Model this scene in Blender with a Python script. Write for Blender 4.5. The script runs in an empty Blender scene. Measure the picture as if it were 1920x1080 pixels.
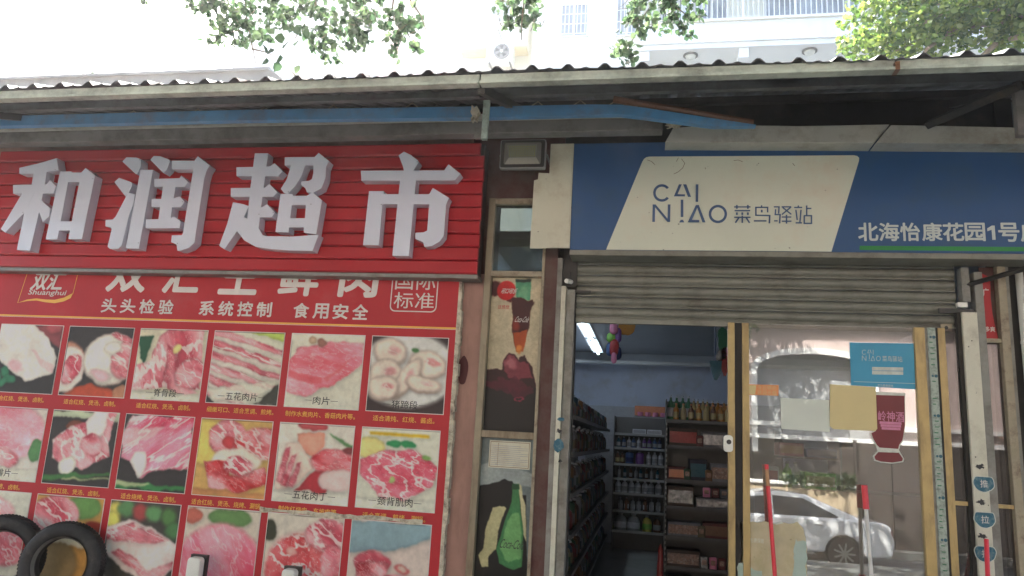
import bpy, bmesh, math, random
import numpy as np
from mathutils import Vector, Matrix
R_ = math.radians
random.seed(7)
rng = np.random.default_rng(7)
sc = bpy.context.scene
C = sc.collection

# ------------------------------------------------------------------ camera
F_PX, CX, CY = 1390.0, 960.0, 540.0
UP = Vector((1350-CX, 6358+CY, -F_PX)).normalized()
LEFT = Vector((-6500-CX, CY-400, -F_PX)).normalized()
RIGHT = (-LEFT - (-LEFT).dot(UP)*UP).normalized()
FWD = UP.cross(RIGHT)
ROT = Matrix((RIGHT, FWD, UP))
EYE = Vector((0.0, -5.0, 1.6))
cam_d = bpy.data.cameras.new('camera'); cam = bpy.data.objects.new('camera', cam_d); C.objects.link(cam)
cam.matrix_world = Matrix.Translation(EYE) @ ROT.to_4x4()
cam_d.sensor_width = 36.0; cam_d.lens = 36.0*F_PX/1920.0
cam_d.clip_start = 0.05; cam_d.clip_end = 2000
sc.camera = cam

def P(px, py, Y=0.0):
    """the point of the vertical plane y = Y that the photograph shows at pixel px, py"""
    d = ROT @ Vector((px-CX, CY-py, -F_PX))
    return EYE + d*((Y-EYE.y)/d.y)

# ------------------------------------------------------------------ light
FLARE_VEIL = 0.0034                             # density of the added hazy air that imitates lens flare
SUN_EL, SUN_AZ = R_(52), R_(-34)          # azimuth from +Y (behind the shops), towards -X
w = bpy.data.worlds.new('World'); sc.world = w; w.use_nodes = True
nt = w.node_tree; nt.nodes.clear()
sky = nt.nodes.new('ShaderNodeTexSky'); sky.sky_type = 'NISHITA'; sky.sun_disc = False
sky.sun_elevation = SUN_EL; sky.sun_rotation = SUN_AZ
sky.air_density = 1.0; sky.dust_density = 5.0; sky.ozone_density = 1.0
bg = nt.nodes.new('ShaderNodeBackground'); bg.inputs[1].default_value = 0.15
wo = nt.nodes.new('ShaderNodeOutputWorld')
nt.links.new(sky.outputs[0], bg.inputs[0]); nt.links.new(bg.outputs[0], wo.inputs[0])
sd = bpy.data.lights.new('sun', 'SUN'); sd.energy = 4.0; sd.angle = R_(0.6); sd.color = (1, 0.97, 0.91)
sun = bpy.data.objects.new('sun', sd); C.objects.link(sun)
sdir = Vector((math.sin(SUN_AZ)*math.cos(SUN_EL), math.cos(SUN_AZ)*math.cos(SUN_EL), math.sin(SUN_EL)))
sun.rotation_euler = sdir.to_track_quat('Z', 'Y').to_euler(); sun.location = sdir*60
sc.view_settings.view_transform = 'Standard'; sc.view_settings.look = 'None'
sc.view_settings.gamma = 1.0; sc.view_settings.use_curve_mapping = False
sc.view_settings.exposure = 2.85
sc.render.engine = 'CYCLES'
sc.cycles.use_denoising = True
sc.cycles.max_bounces = 8; sc.cycles.diffuse_bounces = 5; sc.cycles.transparent_max_bounces = 12
sc.cycles.sample_clamp_indirect = 6

# ------------------------------------------------------------------ materials
def lin(c):
    return tuple((v/12.92 if v <= 0.04045 else ((v+0.055)/1.055)**2.4) for v in c)
MATS = {}
def mat(name, col, rough=0.6, metal=0.0, var=0.12, scale=6.0, dirt=None, dirt_amt=0.0, dirt_scale=3.0,
        bump=0.0, bump_scale=40.0, spec=0.5, coat=0.0, streak=False, attr=None, spots=0.0, spot_scale=60.0, rvar=0.1):
    if name in MATS: return MATS[name]
    m = bpy.data.materials.new(name); m.use_nodes = True; MATS[name] = m
    n = m.node_tree.nodes; l = m.node_tree.links
    b = n['Principled BSDF']
    b.inputs['Roughness'].default_value = rough; b.inputs['Metallic'].default_value = metal
    b.inputs['Specular IOR Level'].default_value = spec; b.inputs['Coat Weight'].default_value = coat
    g = n.new('ShaderNodeNewGeometry')
    def noise(sc_, det=6, stretch=None, rough_=0.6):
        t = n.new('ShaderNodeTexNoise'); t.inputs['Scale'].default_value = sc_; t.inputs['Detail'].default_value = det
        t.inputs['Roughness'].default_value = rough_
        mp = n.new('ShaderNodeMapping'); mp.inputs['Scale'].default_value = stretch or (1, 1, 1)
        l.new(g.outputs['Position'], mp.inputs[0]); l.new(mp.outputs[0], t.inputs['Vector'])
        return t
    if attr:
        a = n.new('ShaderNodeAttribute'); a.attribute_name = attr; base = a.outputs['Color']
    else:
        rgb = n.new('ShaderNodeRGB'); rgb.outputs[0].default_value = (*col, 1); base = rgb.outputs[0]
    if var:
        t = noise(scale)
        mr = n.new('ShaderNodeMapRange'); mr.inputs[1].default_value = 0.3; mr.inputs[2].default_value = 0.7
        mr.inputs[3].default_value = 1-var; mr.inputs[4].default_value = 1+var
        l.new(t.outputs[0], mr.inputs[0])
        hv = n.new('ShaderNodeHueSaturation'); l.new(mr.outputs[0], hv.inputs['Value']); l.new(base, hv.inputs['Color']); base = hv.outputs[0]
    if dirt:
        t = noise(dirt_scale, 10, (1, 1, 0.25) if streak else None, 0.7)
        cr = n.new('ShaderNodeMapRange'); cr.inputs[1].default_value = 0.62-dirt_amt*0.3; cr.inputs[2].default_value = 0.78-dirt_amt*0.15
        l.new(t.outputs[0], cr.inputs[0])
        mx = n.new('ShaderNodeMixRGB'); mx.inputs[2].default_value = (*dirt, 1)
        l.new(cr.outputs[0], mx.inputs[0]); l.new(base, mx.inputs[1]); base = mx.outputs[0]
    if spots:
        t = noise(spot_scale, 2)
        cr = n.new('ShaderNodeMapRange'); cr.inputs[1].default_value = 0.78-spots*0.1; cr.inputs[2].default_value = 0.80-spots*0.1
        l.new(t.outputs[0], cr.inputs[0])
        mx = n.new('ShaderNodeMixRGB'); mx.inputs[2].default_value = (0.03, 0.025, 0.02, 1)
        l.new(cr.outputs[0], mx.inputs[0]); l.new(base, mx.inputs[1]); base = mx.outputs[0]
    l.new(base, b.inputs['Base Color'])
    if rvar:
        t = noise(scale*2.3, 4)
        mr = n.new('ShaderNodeMapRange'); mr.inputs[3].default_value = max(0.02, rough-rvar); mr.inputs[4].default_value = min(1, rough+rvar)
        l.new(t.outputs[0], mr.inputs[0]); l.new(mr.outputs[0], b.inputs['Roughness'])
    if bump:
        t = noise(bump_scale, 5)
        bp = n.new('ShaderNodeBump'); bp.inputs['Strength'].default_value = bump; bp.inputs['Distance'].default_value = 0.01
        l.new(t.outputs[0], bp.inputs['Height']); l.new(bp.outputs[0], b.inputs['Normal'])
    return m
def glass(name, refl=0.14, tint=(0.8, 0.85, 0.82), rough=0.01, dust=0.06, dcol=(0.6, 0.6, 0.55), spots=0.5, wav=0.02):
    m = bpy.data.materials.new(name); m.use_nodes = True; MATS[name] = m
    n = m.node_tree.nodes; l = m.node_tree.links; n.clear()
    out = n.new('ShaderNodeOutputMaterial'); tr = n.new('ShaderNodeBsdfTransparent'); gl = n.new('ShaderNodeBsdfGlossy'); df = n.new('ShaderNodeBsdfDiffuse')
    tr.inputs[0].default_value = (*tint, 1); gl.inputs['Roughness'].default_value = rough; gl.inputs[0].default_value = (1, 1, 1, 1); df.inputs[0].default_value = (*dcol, 1)
    lw = n.new('ShaderNodeFresnel'); lw.inputs[0].default_value = 1.5
    ad = n.new('ShaderNodeMath'); ad.operation = 'ADD'; ad.inputs[1].default_value = refl-0.04; l.new(lw.outputs[0], ad.inputs[0])
    m1 = n.new('ShaderNodeMixShader'); l.new(ad.outputs[0], m1.inputs[0]); l.new(tr.outputs[0], m1.inputs[1]); l.new(gl.outputs[0], m1.inputs[2])
    g = n.new('ShaderNodeNewGeometry'); t = n.new('ShaderNodeTexNoise'); t.inputs['Scale'].default_value = 5; t.inputs['Detail'].default_value = 10; t.inputs['Roughness'].default_value = 0.75
    l.new(g.outputs['Position'], t.inputs['Vector'])
    mr = n.new('ShaderNodeMapRange'); mr.inputs[1].default_value = 0.45; mr.inputs[2].default_value = 0.8; mr.inputs[3].default_value = dust; mr.inputs[4].default_value = dust+0.3*spots
    l.new(t.outputs[0], mr.inputs[0])
    m2 = n.new('ShaderNodeMixShader'); l.new(mr.outputs[0], m2.inputs[0]); l.new(m1.outputs[0], m2.inputs[1]); l.new(df.outputs[0], m2.inputs[2])
    l.new(m2.outputs[0], out.inputs[0])
    if wav < 0.01: return m
    t2 = n.new('ShaderNodeTexNoise'); t2.inputs['Scale'].default_value = 1.5; t2.inputs['Detail'].default_value = 1; l.new(g.outputs['Position'], t2.inputs['Vector'])
    bp = n.new('ShaderNodeBump'); bp.inputs['Strength'].default_value = wav; bp.inputs['Distance'].default_value = 0.05; l.new(t2.outputs[0], bp.inputs['Height']); l.new(bp.outputs[0], gl.inputs['Normal'])
    l.new(m2.outputs[0], out.inputs[0])
    return m
def leafmat(name, col, tcol, tw=0.5, rough=0.45):
    m = bpy.data.materials.new(name); m.use_nodes = True; MATS[name] = m
    n = m.node_tree.nodes; l = m.node_tree.links
    b = n['Principled BSDF']; b.inputs['Roughness'].default_value = rough
    a = n.new('ShaderNodeAttribute'); a.attribute_name = 'tone'
    def mixc(c):
        hv = n.new('ShaderNodeHueSaturation'); hv.inputs['Color'].default_value = (*c, 1)
        l.new(a.outputs['Fac'], hv.inputs['Value'])
        mr = n.new('ShaderNodeMapRange'); mr.inputs[1].default_value = 0.5; mr.inputs[2].default_value = 1.5; mr.inputs[3].default_value = 0.53; mr.inputs[4].default_value = 0.46
        l.new(a.outputs['Fac'], mr.inputs[0]); l.new(mr.outputs[0], hv.inputs['Hue'])
        return hv.outputs[0]
    l.new(mixc(col), b.inputs['Base Color'])
    t = n.new('ShaderNodeBsdfTranslucent'); l.new(mixc(tcol), t.inputs[0])
    mx = n.new('ShaderNodeMixShader'); mx.inputs[0].default_value = tw
    l.new(b.outputs[0], mx.inputs[1]); l.new(t.outputs[0], mx.inputs[2]); l.new(mx.outputs[0], n['Material Output'].inputs[0])
    return m
def emit(name, col, s):
    m = bpy.data.materials.new(name); m.use_nodes = True; MATS[name] = m
    b = m.node_tree.nodes['Principled BSDF']; b.inputs['Base Color'].default_value = (*col, 1)
    b.inputs['Emission Color'].default_value = (*col, 1); b.inputs['Emission Strength'].default_value = s
    return m

# ------------------------------------------------------------------ mesh helpers
class MB:
    def __init__(s): s.v = []; s.f = []
    def add(s, vs, fs):
        o = len(s.v); s.v += [tuple(p) for p in vs]; s.f += [tuple(i+o for i in f) for f in fs]; return s
    def box(s, x0, x1, y0, y1, z0, z1):
        if x0 > x1: x0, x1 = x1, x0
        if y0 > y1: y0, y1 = y1, y0
        if z0 > z1: z0, z1 = z1, z0
        return s.add([(x0,y0,z0),(x1,y0,z0),(x1,y1,z0),(x0,y1,z0),(x0,y0,z1),(x1,y0,z1),(x1,y1,z1),(x0,y1,z1)],
              [(0,3,2,1),(4,5,6,7),(0,1,5,4),(1,2,6,5),(2,3,7,6),(3,0,4,7)])
    def prism(s, poly, y0, y1, back=None):
        """poly in (x,z); front at y0 (towards the street), back at y1"""
        a = sum(poly[i][0]*poly[(i+1) % len(poly)][1]-poly[(i+1) % len(poly)][0]*poly[i][1] for i in range(len(poly)))
        if a < 0: poly = poly[::-1]
        n = len(poly); bk = poly
        vs = [(x, y0, z) for x, z in poly]+[(x, y1, z) for x, z in bk]
        return s.add(vs, [tuple(range(n)), tuple(range(2*n-1, n-1, -1))]+[(i, i+n, (i+1) % n+n, (i+1) % n) for i in range(n)])
    def flat(s, poly, y):
        a = sum(poly[i][0]*poly[(i+1) % len(poly)][1]-poly[(i+1) % len(poly)][0]*poly[i][1] for i in range(len(poly)))
        if a < 0: poly = poly[::-1]
        return s.add([(x, y, z) for x, z in poly], [tuple(range(len(poly)))])
    def tube(s, pts, r, n=8, r1=None):
        pts = [Vector(p) for p in pts]; o = len(s.v); m = len(pts); r1 = r if r1 is None else r1
        for i, p in enumerate(pts):
            d = (pts[min(i+1, m-1)]-pts[max(i-1, 0)]).normalized()
            a = d.cross(Vector((0, 0, 1)) if abs(d.z) < 0.9 else Vector((1, 0, 0))).normalized(); b = d.cross(a)
            rr = r+(r1-r)*i/max(1, m-1)
            for k in range(n):
                t = 2*math.pi*k/n; s.v.append(tuple(p+a*(rr*math.cos(t))+b*(rr*math.sin(t))))
        for i in range(m-1):
            for k in range(n):
                s.f.append((o+i*n+k, o+i*n+(k+1) % n, o+(i+1)*n+(k+1) % n, o+(i+1)*n+k))
        s.f.append(tuple(o+k for k in range(n-1, -1, -1))); s.f.append(tuple(o+(m-1)*n+k for k in range(n)))
        return s
    def lathe(s, prof, c, n=12, sx=1, sy=1):
        o = len(s.v); m = len(prof)
        for r, z in prof:
            for k in range(n):
                t = 2*math.pi*k/n; s.v.append((c[0]+r*sx*math.cos(t), c[1]+r*sy*math.sin(t), c[2]+z))
        for i in range(m-1):
            for k in range(n):
                s.f.append((o+i*n+k, o+i*n+(k+1) % n, o+(i+1)*n+(k+1) % n, o+(i+1)*n+k))
        s.f.append(tuple(o+k for k in range(n-1, -1, -1))); s.f.append(tuple(o+(m-1)*n+k for k in range(n)))
        return s
    def disc(s, cx, cz, r, y, n=24, rz=None):
        return s.flat([(cx+r*math.cos(2*math.pi*k/n), cz+(rz or r)*math.sin(2*math.pi*k/n)) for k in range(n)], y)
    def mesh(s, name):
        me = bpy.data.meshes.new(name); me.from_pydata(s.v, [], s.f); me.update(); return me
def tag(o, label=None, cat=None, group=None, kind=None):
    if label: o['label'] = label
    if cat: o['category'] = cat
    if group: o['group'] = group
    if kind: o['kind'] = kind
    return o
def obj(name, mb, m, parent=None, bevel=0, smooth=False, **k):
    me = mb.mesh(name) if isinstance(mb, MB) else mb
    if m is not None and not me.materials: me.materials.append(MATS[m] if isinstance(m, str) else m)
    o = bpy.data.objects.new(name, me); C.objects.link(o)
    if parent is not None:
        o.parent = parent
        chain = parent.location.copy(); q = parent.parent
        o.location = (0, 0, 0)
        o.matrix_parent_inverse = parent.matrix_basis.inverted() if q is None else (q.matrix_basis @ parent.matrix_basis).inverted() if False else Matrix.Identity(4)
    if bevel:
        b = o.modifiers.new('bevel', 'BEVEL'); b.width = bevel; b.segments = 2; b.limit_method = 'ANGLE'
    if smooth:
        for p in me.polygons: p.use_smooth = True
    return tag(o, **k)
def thing(name, label, cat, group=None, kind=None):
    """an Empty at the origin of the place; the parts carry world coordinates"""
    o = bpy.data.objects.new(name, None); C.objects.link(o); o.empty_display_size = 0.1
    return tag(o, label, cat, group, kind)
def struct(name, mb, m, **k): return obj(name, mb, m, kind='structure', **k)
def BX(*a): return MB().box(*a)

def rot_obj(o, axis, ang, pivot):
    """bake a rotation about a pivot into the mesh"""
    o.data.transform(Matrix.Translation(pivot) @ Matrix.Rotation(ang, 4, axis) @ Matrix.Translation(-Vector(pivot)))

_tc = {}
def text_mesh(s):
    key = s
    if key not in _tc:
        cu = bpy.data.curves.new('lettering', 'FONT'); cu.body = s; cu.size = 1.0; cu.resolution_u = 3
        o = bpy.data.objects.new('lettering', cu); C.objects.link(o)
        me = bpy.data.meshes.new_from_object(o)
        vs = np.array([v.co[:] for v in me.vertices]); fs = [tuple(p.vertices) for p in me.polygons]
        bpy.data.objects.remove(o); bpy.data.curves.remove(cu); bpy.data.meshes.remove(me)
        _tc[key] = (vs, fs)
    return _tc[key]
def text(s, x0, x1, z0, z1, y, m, parent, bold=0.0, shear=0.0, name='lettering', tilt=0.0, **k):
    vs, fs = text_mesh(s)
    if len(vs) == 0: return None
    a = vs.min(0); b = vs.max(0)
    u = (vs[:, 0]-a[0])/(b[0]-a[0]); v = (vs[:, 1]-a[1])/max(1e-6, b[1]-a[1])
    X = x0+u*(x1-x0)+shear*v*(z1-z0); Z = z0+v*(z1-z0)+tilt*u
    mb = MB()
    if bold > 0:     # heavier face: the glyph struck again round a small circle, each strike a hair prouder
        e = bold*(z1-z0)*0.85; st_ = [(e*math.cos(a_), e*math.sin(a_)) for a_ in np.linspace(0, 2*math.pi, 9)[:-1]]+[(0, 0)]
        if bold < 0.015: st_ = st_[::2]
    else: st_ = [(0, 0)]
    for q_, (ex, ez) in enumerate(st_): mb.add([(X[i]+ex, y-0.00008*q_, Z[i]+ez) for i in range(len(X))], fs)
    return obj(name, mb, m, parent, **k)

def stroke(mb, pts, w, y, step=0.00015):
    """flat poly-line strokes; each one a hair prouder than the last"""
    for i in range(len(pts)-1):
        a = Vector(pts[i]); b = Vector(pts[i+1]); d = (b-a).normalized()*w/2; n = Vector((-d.y, d.x))
        e = d*0.9 if len(pts) > 2 else d*0
        mb.flat([tuple(a-e+n), tuple(a-e-n), tuple(b+e-n), tuple(b+e+n)], y-step*(len(mb.f) % 40))

# ------------------------------------------------------------------ painter for flat print (colours on a fine mesh)
def vnoise(w, h, cells, seed, ang=0.0, stretch=1.0):
    r = np.random.default_rng(seed); g = r.random((64, 64))
    v, u = np.mgrid[0:h, 0:w]; u = u/w; v = v/w
    c, s_ = math.cos(ang), math.sin(ang)
    a = (u*c+v*s_)*cells/stretch+7.3; b = (-u*s_+v*c)*cells+3.1
    i = np.floor(a).astype(int); j = np.floor(b).astype(int); fa = a-i; fb = b-j
    fa = fa*fa*(3-2*fa); fb = fb*fb*(3-2*fb)
    g00 = g[j % 64, i % 64]; g10 = g[j % 64, (i+1) % 64]; g01 = g[(j+1) % 64, i % 64]; g11 = g[(j+1) % 64, (i+1) % 64]
    return (g00*(1-fa)+g10*fa)*(1-fb)+(g01*(1-fa)+g11*fa)*fb
def fbm(w, h, cells, seed, ang=0, stretch=1, octs=4):
    t = 0; a = 1; n = 0
    for k in range(octs):
        t = t+a*vnoise(w, h, cells*2**k, seed+k*17, ang, stretch); n += a; a *= 0.55
    return t/n
class Paint:
    def __init__(s, w, h, bg):
        s.w, s.h = w, h
        v, u = np.mgrid[0:h, 0:w]; s.u = (u+0.5)/w; s.v = (v+0.5)/h
        s.img = np.ones((h, w, 3))*np.array(bg)
        s.wu = (fbm(w, h, 6, 91)-0.5)*0.08; s.wv = (fbm(w, h, 6, 57)-0.5)*0.08
    def col(s, c):
        return np.array(c) if not isinstance(c, np.ndarray) or c.ndim == 1 else c
    @staticmethod
    def blur(m, r_):
        for ax in (0, 1):
            p_ = np.pad(m, [(r_, r_) if k == ax else (0, 0) for k in range(m.ndim)], mode='edge'); c_ = np.cumsum(p_, ax)
            c_ = np.concatenate([np.zeros_like(np.take(c_, [0], ax)), c_], ax); n_ = m.shape[ax]
            m = (np.take(c_, range(2*r_+1, 2*r_+1+n_), ax)-np.take(c_, range(0, n_), ax))/(2*r_+1)
        return m
    def put(s, mask, c, a=1.0):
        m = s.blur(np.clip(mask, 0, 1), 1)
        k = max(2, s.w//26); b_ = s.blur(m, k); b2 = np.roll(np.roll(b_, k//2, 0), k//2, 1)
        if a > 0.75 and s.deep:
            s.img = s.img*(1-0.22*(b2*(1-m))[..., None])                      # what lies under it, darker along its foot
            sh = 1.05-0.17*np.clip((1-b_)*2, 0, 1)*(0.55+0.9*(s.wu+0.04)/0.08)
            col = np.clip(s.col(c)*np.ones_like(s.img)*sh[..., None], 0, 1)
        else: col = s.col(c)
        m = m[..., None]*a; s.img = s.img*(1-m)+col*m; return s
    deep = True
    def ell(s, cx, cy, rx, ry, c, ang=0, soft=0.12, a=1.0, warp=1.0):
        u = s.u+s.wu*warp-cx; v = s.v+s.wv*warp-cy; k, q = math.cos(ang), math.sin(ang)
        d = np.sqrt(((u*k+v*q)/rx)**2+((-u*q+v*k)/ry)**2)
        return s.put((1-d)/soft+0.5, c, a)
    def poly(s, pts, c, a=1.0, warp=1.0):
        m = np.zeros_like(s.u)
        for dx in (-0.25, 0.25):
            for dy in (-0.25, 0.25):
                u = s.u+dx/s.w+s.wu*warp; v = s.v+dy/s.h+s.wv*warp; inside = np.zeros(u.shape, bool)
                n = len(pts)
                for i in range(n):
                    x1, y1 = pts[i]; x2, y2 = pts[(i+1) % n]
                    if y1 == y2: continue
                    inside ^= ((y1 > v) != (y2 > v)) & (u < (x2-x1)*(v-y1)/(y2-y1)+x1)
                m += inside
        return s.put(m/4, c, a)
    def meat(s, seed, cells=5, ang=0.5, stretch=2.5, fat=0.5, deep=(0.62, 0.20, 0.26), mid=(0.80, 0.56, 0.58), pale=(0.78, 0.72, 0.70)):
        a = fbm(s.w, s.h, cells, seed, ang, stretch); r = 1-np.abs(2*fbm(s.w, s.h, cells*1.3, seed+5, ang, stretch)-1)
        t = np.clip((a-0.3)/0.4, 0, 1)[..., None]
        c = np.array(deep)*(1-t)+np.array(mid)*t
        r = np.clip((r-(1.03-fat*0.20))/0.07, 0, 1)[..., None]; fine = 1-np.abs(2*fbm(s.w, s.h, cells*3.1, seed+33, ang, stretch)-1); r = np.maximum(r, np.clip((fine-0.93)/0.06, 0, 1)[..., None]*0.45)
        g = (fbm(s.w, s.h, cells*6, seed+9, ang, stretch)-0.5)[..., None]*0.22
        return np.clip((c*(1-r*0.85)+np.array(pale)*r*0.85)*(1+g), 0, 1)
    def speck(s, seed, amt=0.05, cells=30):
        s.img = s.img*(0.90+0.2*fbm(s.w, s.h, 3, seed+3)[..., None])*(0.93+0.14*fbm(s.w, s.h, 14, seed+8)[..., None])
        s.img = np.clip(s.img*(1+(fbm(s.w, s.h, cells, seed)[..., None]-0.5)*amt*4), 0, 1); return s
    def mesh(s, name, x0, x1, z0, z1, y, m, parent, **k):
        W, H = s.w, s.h
        X = np.linspace(x0, x1, W+1); Z = np.linspace(z1, z0, H+1)
        vx = np.repeat(X[None], H+1, 0).ravel(); vz = np.repeat(Z[:, None], W+1, 1).ravel()
        co = np.stack([vx, np.full_like(vx, y), vz], 1)
        i = (np.arange(H)[:, None]*(W+1)+np.arange(W)[None]).ravel()
        q = np.stack([i, i+W+1, i+W+2, i+1], 1)
        me = bpy.data.meshes.new(name); me.vertices.add(len(co)); me.vertices.foreach_set('co', co.ravel())
        me.loops.add(q.size); me.loops.foreach_set('vertex_index', q.ravel())
        me.polygons.add(len(q)); me.polygons.foreach_set('loop_start', np.arange(0, q.size, 4)); me.polygons.foreach_set('loop_total', np.full(len(q), 4))
        me.update(calc_edges=True)
        im = np.clip(s.img*0.90+np.array([0.085, 0.085, 0.075]), 0, 1) if s.deep else np.clip(s.img, 0, 1); im = np.where(im <= 0.04045, im/12.92, ((im+0.055)/1.055)**2.4)*1.30
        im = np.clip(im, 0.012, 0.70)
        ext = np.pad(im, ((0, 1), (0, 1), (0, 0)), mode='edge')
        at = me.attributes.new('print', 'FLOAT_COLOR', 'POINT')
        at.data.foreach_set('color', np.concatenate([ext.reshape(-1, 3), np.ones((len(co), 1))], 1).ravel())
        return obj(name, me, m, parent, **k)

# material library
mat('sign_red', (0.40, 0.020, 0.028), 0.38, spec=0.25, var=0.08, scale=2, dirt=(0.30, 0.02, 0.03), dirt_amt=0.2, bump=0.06, bump_scale=4)
mat('letter_white', (0.60, 0.63, 0.72), 0.25, var=0.02, rvar=0.05, coat=0.3)
mat('letter_side', (0.70, 0.62, 0.68), 0.4, var=0.03)
mat('board_red', (0.44, 0.026, 0.034), 0.45, spec=0.25, var=0.07, scale=3, dirt=(0.42, 0.06, 0.06), dirt_amt=0.15, bump=0.25, bump_scale=2.5)
mat('print_photo', (1, 1, 1), 0.45, spec=0.2, attr='print', var=0.03)
mat('print_film', (1, 1, 1), 0.35, attr='print', var=0.05, spec=0.22)
mat('print_matt', (1, 1, 1), 0.6, attr='print', var=0.05)
mat('print_white', (0.62, 0.58, 0.54), 0.45, var=0.04)
mat('print_gold', (0.75, 0.42, 0.06), 0.45, var=0.06)
mat('print_black', (0.02, 0.02, 0.022), 0.5, var=0.0)
mat('peeled_edge', (0.55, 0.50, 0.38), 0.8, var=0.25, scale=20, dirt=(0.10, 0.06, 0.04), dirt_amt=0.5, dirt_scale=14, bump=0.5, bump_scale=30)
mat('peeled_dark', (0.16, 0.13, 0.09), 0.9, var=0.3, scale=30)
mat('pink_paint', (0.40, 0.235, 0.195), 0.75, var=0.12, scale=4, dirt=(0.22, 0.13, 0.11), dirt_amt=0.55, dirt_scale=3.5, bump=0.15, bump_scale=25, streak=True, spots=0.4)
mat('brown_paint', (0.085, 0.022, 0.018), 0.6, var=0.25, scale=5, dirt=(0.10, 0.07, 0.055), dirt_amt=0.7, dirt_scale=5, bump=0.2, bump_scale=25)
mat('brown_stain', (0.07, 0.008, 0.010), 0.6, var=0.1)
mat('gold_frame', (0.42, 0.31, 0.13), 0.42, metal=0.25, var=0.12, scale=9, dirt=(0.20, 0.14, 0.07), dirt_amt=0.4, dirt_scale=9, streak=True)
mat('old_frame', (0.34, 0.29, 0.20), 0.6, var=0.2, scale=12, dirt=(0.10, 0.06, 0.04), dirt_amt=0.5, dirt_scale=12, bump=0.2)
mat('shutter_steel', (0.215, 0.215, 0.18), 0.5, metal=0.15, var=0.10, scale=5, dirt=(0.11, 0.10, 0.08), dirt_amt=0.6, dirt_scale=5, streak=False, bump=0.05)
mat('grey_metal', (0.22, 0.215, 0.20), 0.5, metal=0.4, var=0.15, dirt=(0.10, 0.09, 0.07), dirt_amt=0.5, dirt_scale=6)
mat('dark_metal', (0.045, 0.043, 0.04), 0.5, metal=0.3, var=0.2, dirt=(0.10, 0.08, 0.06), dirt_amt=0.3)
mat('roof_sheet', (0.13, 0.135, 0.14), 0.55, metal=0.2, var=0.15, scale=2.5, dirt=(0.05, 0.045, 0.04), dirt_amt=0.6, dirt_scale=4)
mat('fascia', (0.58, 0.63, 0.54), 0.5, metal=0.2, var=0.12, scale=3, dirt=(0.24, 0.25, 0.21), dirt_amt=0.6, dirt_scale=5)
mat('blue_steel', (0.09, 0.29, 0.54), 0.5, var=0.15, scale=5, dirt=(0.14, 0.20, 0.28), dirt_amt=0.5, dirt_scale=6)
mat('beam_grey', (0.19, 0.18, 0.17), 0.6, var=0.15, scale=3, dirt=(0.08, 0.07, 0.06), dirt_amt=0.6, dirt_scale=4)
mat('cover_cloth', (0.42, 0.42, 0.375), 0.7, var=0.08, scale=3, dirt=(0.26, 0.23, 0.18), dirt_amt=0.5, dirt_scale=5, bump=0.1, bump_scale=8)
mat('green_bracket', (0.34, 0.43, 0.38), 0.6, var=0.2, scale=14, dirt=(0.15, 0.13, 0.08), dirt_amt=0.4, dirt_scale=15)
mat('sign_blue', (0.016, 0.075, 0.20), 0.45, var=0.08, scale=3, dirt=(0.026, 0.075, 0.15), dirt_amt=0.5)
mat('sign_cream', (0.57, 0.60, 0.49), 0.45, var=0.03, scale=3, dirt=(0.56, 0.51, 0.40), dirt_amt=0.45, dirt_scale=3, spots=0.35, spot_scale=45)
mat('panel_cream', (0.55, 0.54, 0.42), 0.6, var=0.05, scale=4, dirt=(0.42, 0.37, 0.26), dirt_amt=0.4, dirt_scale=5, spots=0.6, spot_scale=30)
mat('logo_blue', (0.045, 0.095, 0.20), 0.5, var=0.05)
mat('text_pale', (0.50, 0.56, 0.54), 0.5, var=0.04)
mat('stripe_green', (0.02, 0.22, 0.05), 0.5, var=0.08)
mat('post_white', (0.60, 0.585, 0.47), 0.55, var=0.05, scale=6, dirt=(0.40, 0.37, 0.29), dirt_amt=0.45, dirt_scale=6, spots=0.3, spot_scale=40)
mat('post_grey', (0.25, 0.245, 0.215), 0.6, var=0.12, dirt=(0.13, 0.11, 0.09), dirt_amt=0.55, dirt_scale=7)
mat('dark_gap', (0.03, 0.027, 0.024), 0.8, var=0.2)
mat('wall_blue_grey', (0.17, 0.19, 0.195), 0.85, var=0.1, scale=3, bump=0.2, bump_scale=60, dirt=(0.13, 0.14, 0.14), dirt_amt=0.5)
mat('plaster_white', (0.62, 0.62, 0.60), 0.8, var=0.06, scale=2)
mat('interior_wall', (0.56, 0.60, 0.70), 0.8, var=0.06, scale=2, dirt=(0.45, 0.45, 0.46), dirt_amt=0.4)
mat('interior_ceiling', (0.40, 0.42, 0.44), 0.8, var=0.06, scale=2)
mat('floor_tile', (0.32, 0.33, 0.32), 0.2, var=0.08, scale=3)
mat('shelf_metal', (0.13, 0.125, 0.12), 0.5, metal=0.3, var=0.1)
mat('rail_dark', (0.10, 0.10, 0.10), 0.5, var=0.2)
mat('shelf_lip', (0.32, 0.33, 0.31), 0.5, var=0.1)
mat('aluminium', (0.5, 0.5, 0.48), 0.35, metal=0.8, var=0.1)
mat('rubber', (0.018, 0.018, 0.019), 0.65, var=0.3, scale=12, dirt=(0.06, 0.055, 0.05), dirt_amt=0.4, dirt_scale=9, bump=0.3, bump_scale=60)
mat('asphalt', (0.06, 0.06, 0.062), 0.9, var=0.2, bump=0.3)
mat('paving', (0.17, 0.175, 0.16), 0.85, var=0.15, bump=0.3)
mat('concrete', (0.34, 0.34, 0.33), 0.9, var=0.12, scale=1.2, dirt=(0.22, 0.22, 0.21), dirt_amt=0.5, dirt_scale=0.8, streak=True)
mat('cream_wall', (0.80, 0.77, 0.66), 0.8, var=0.04, scale=0.6, dirt=(0.62, 0.58, 0.48), dirt_amt=0.25, dirt_scale=0.6, streak=True)
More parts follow.
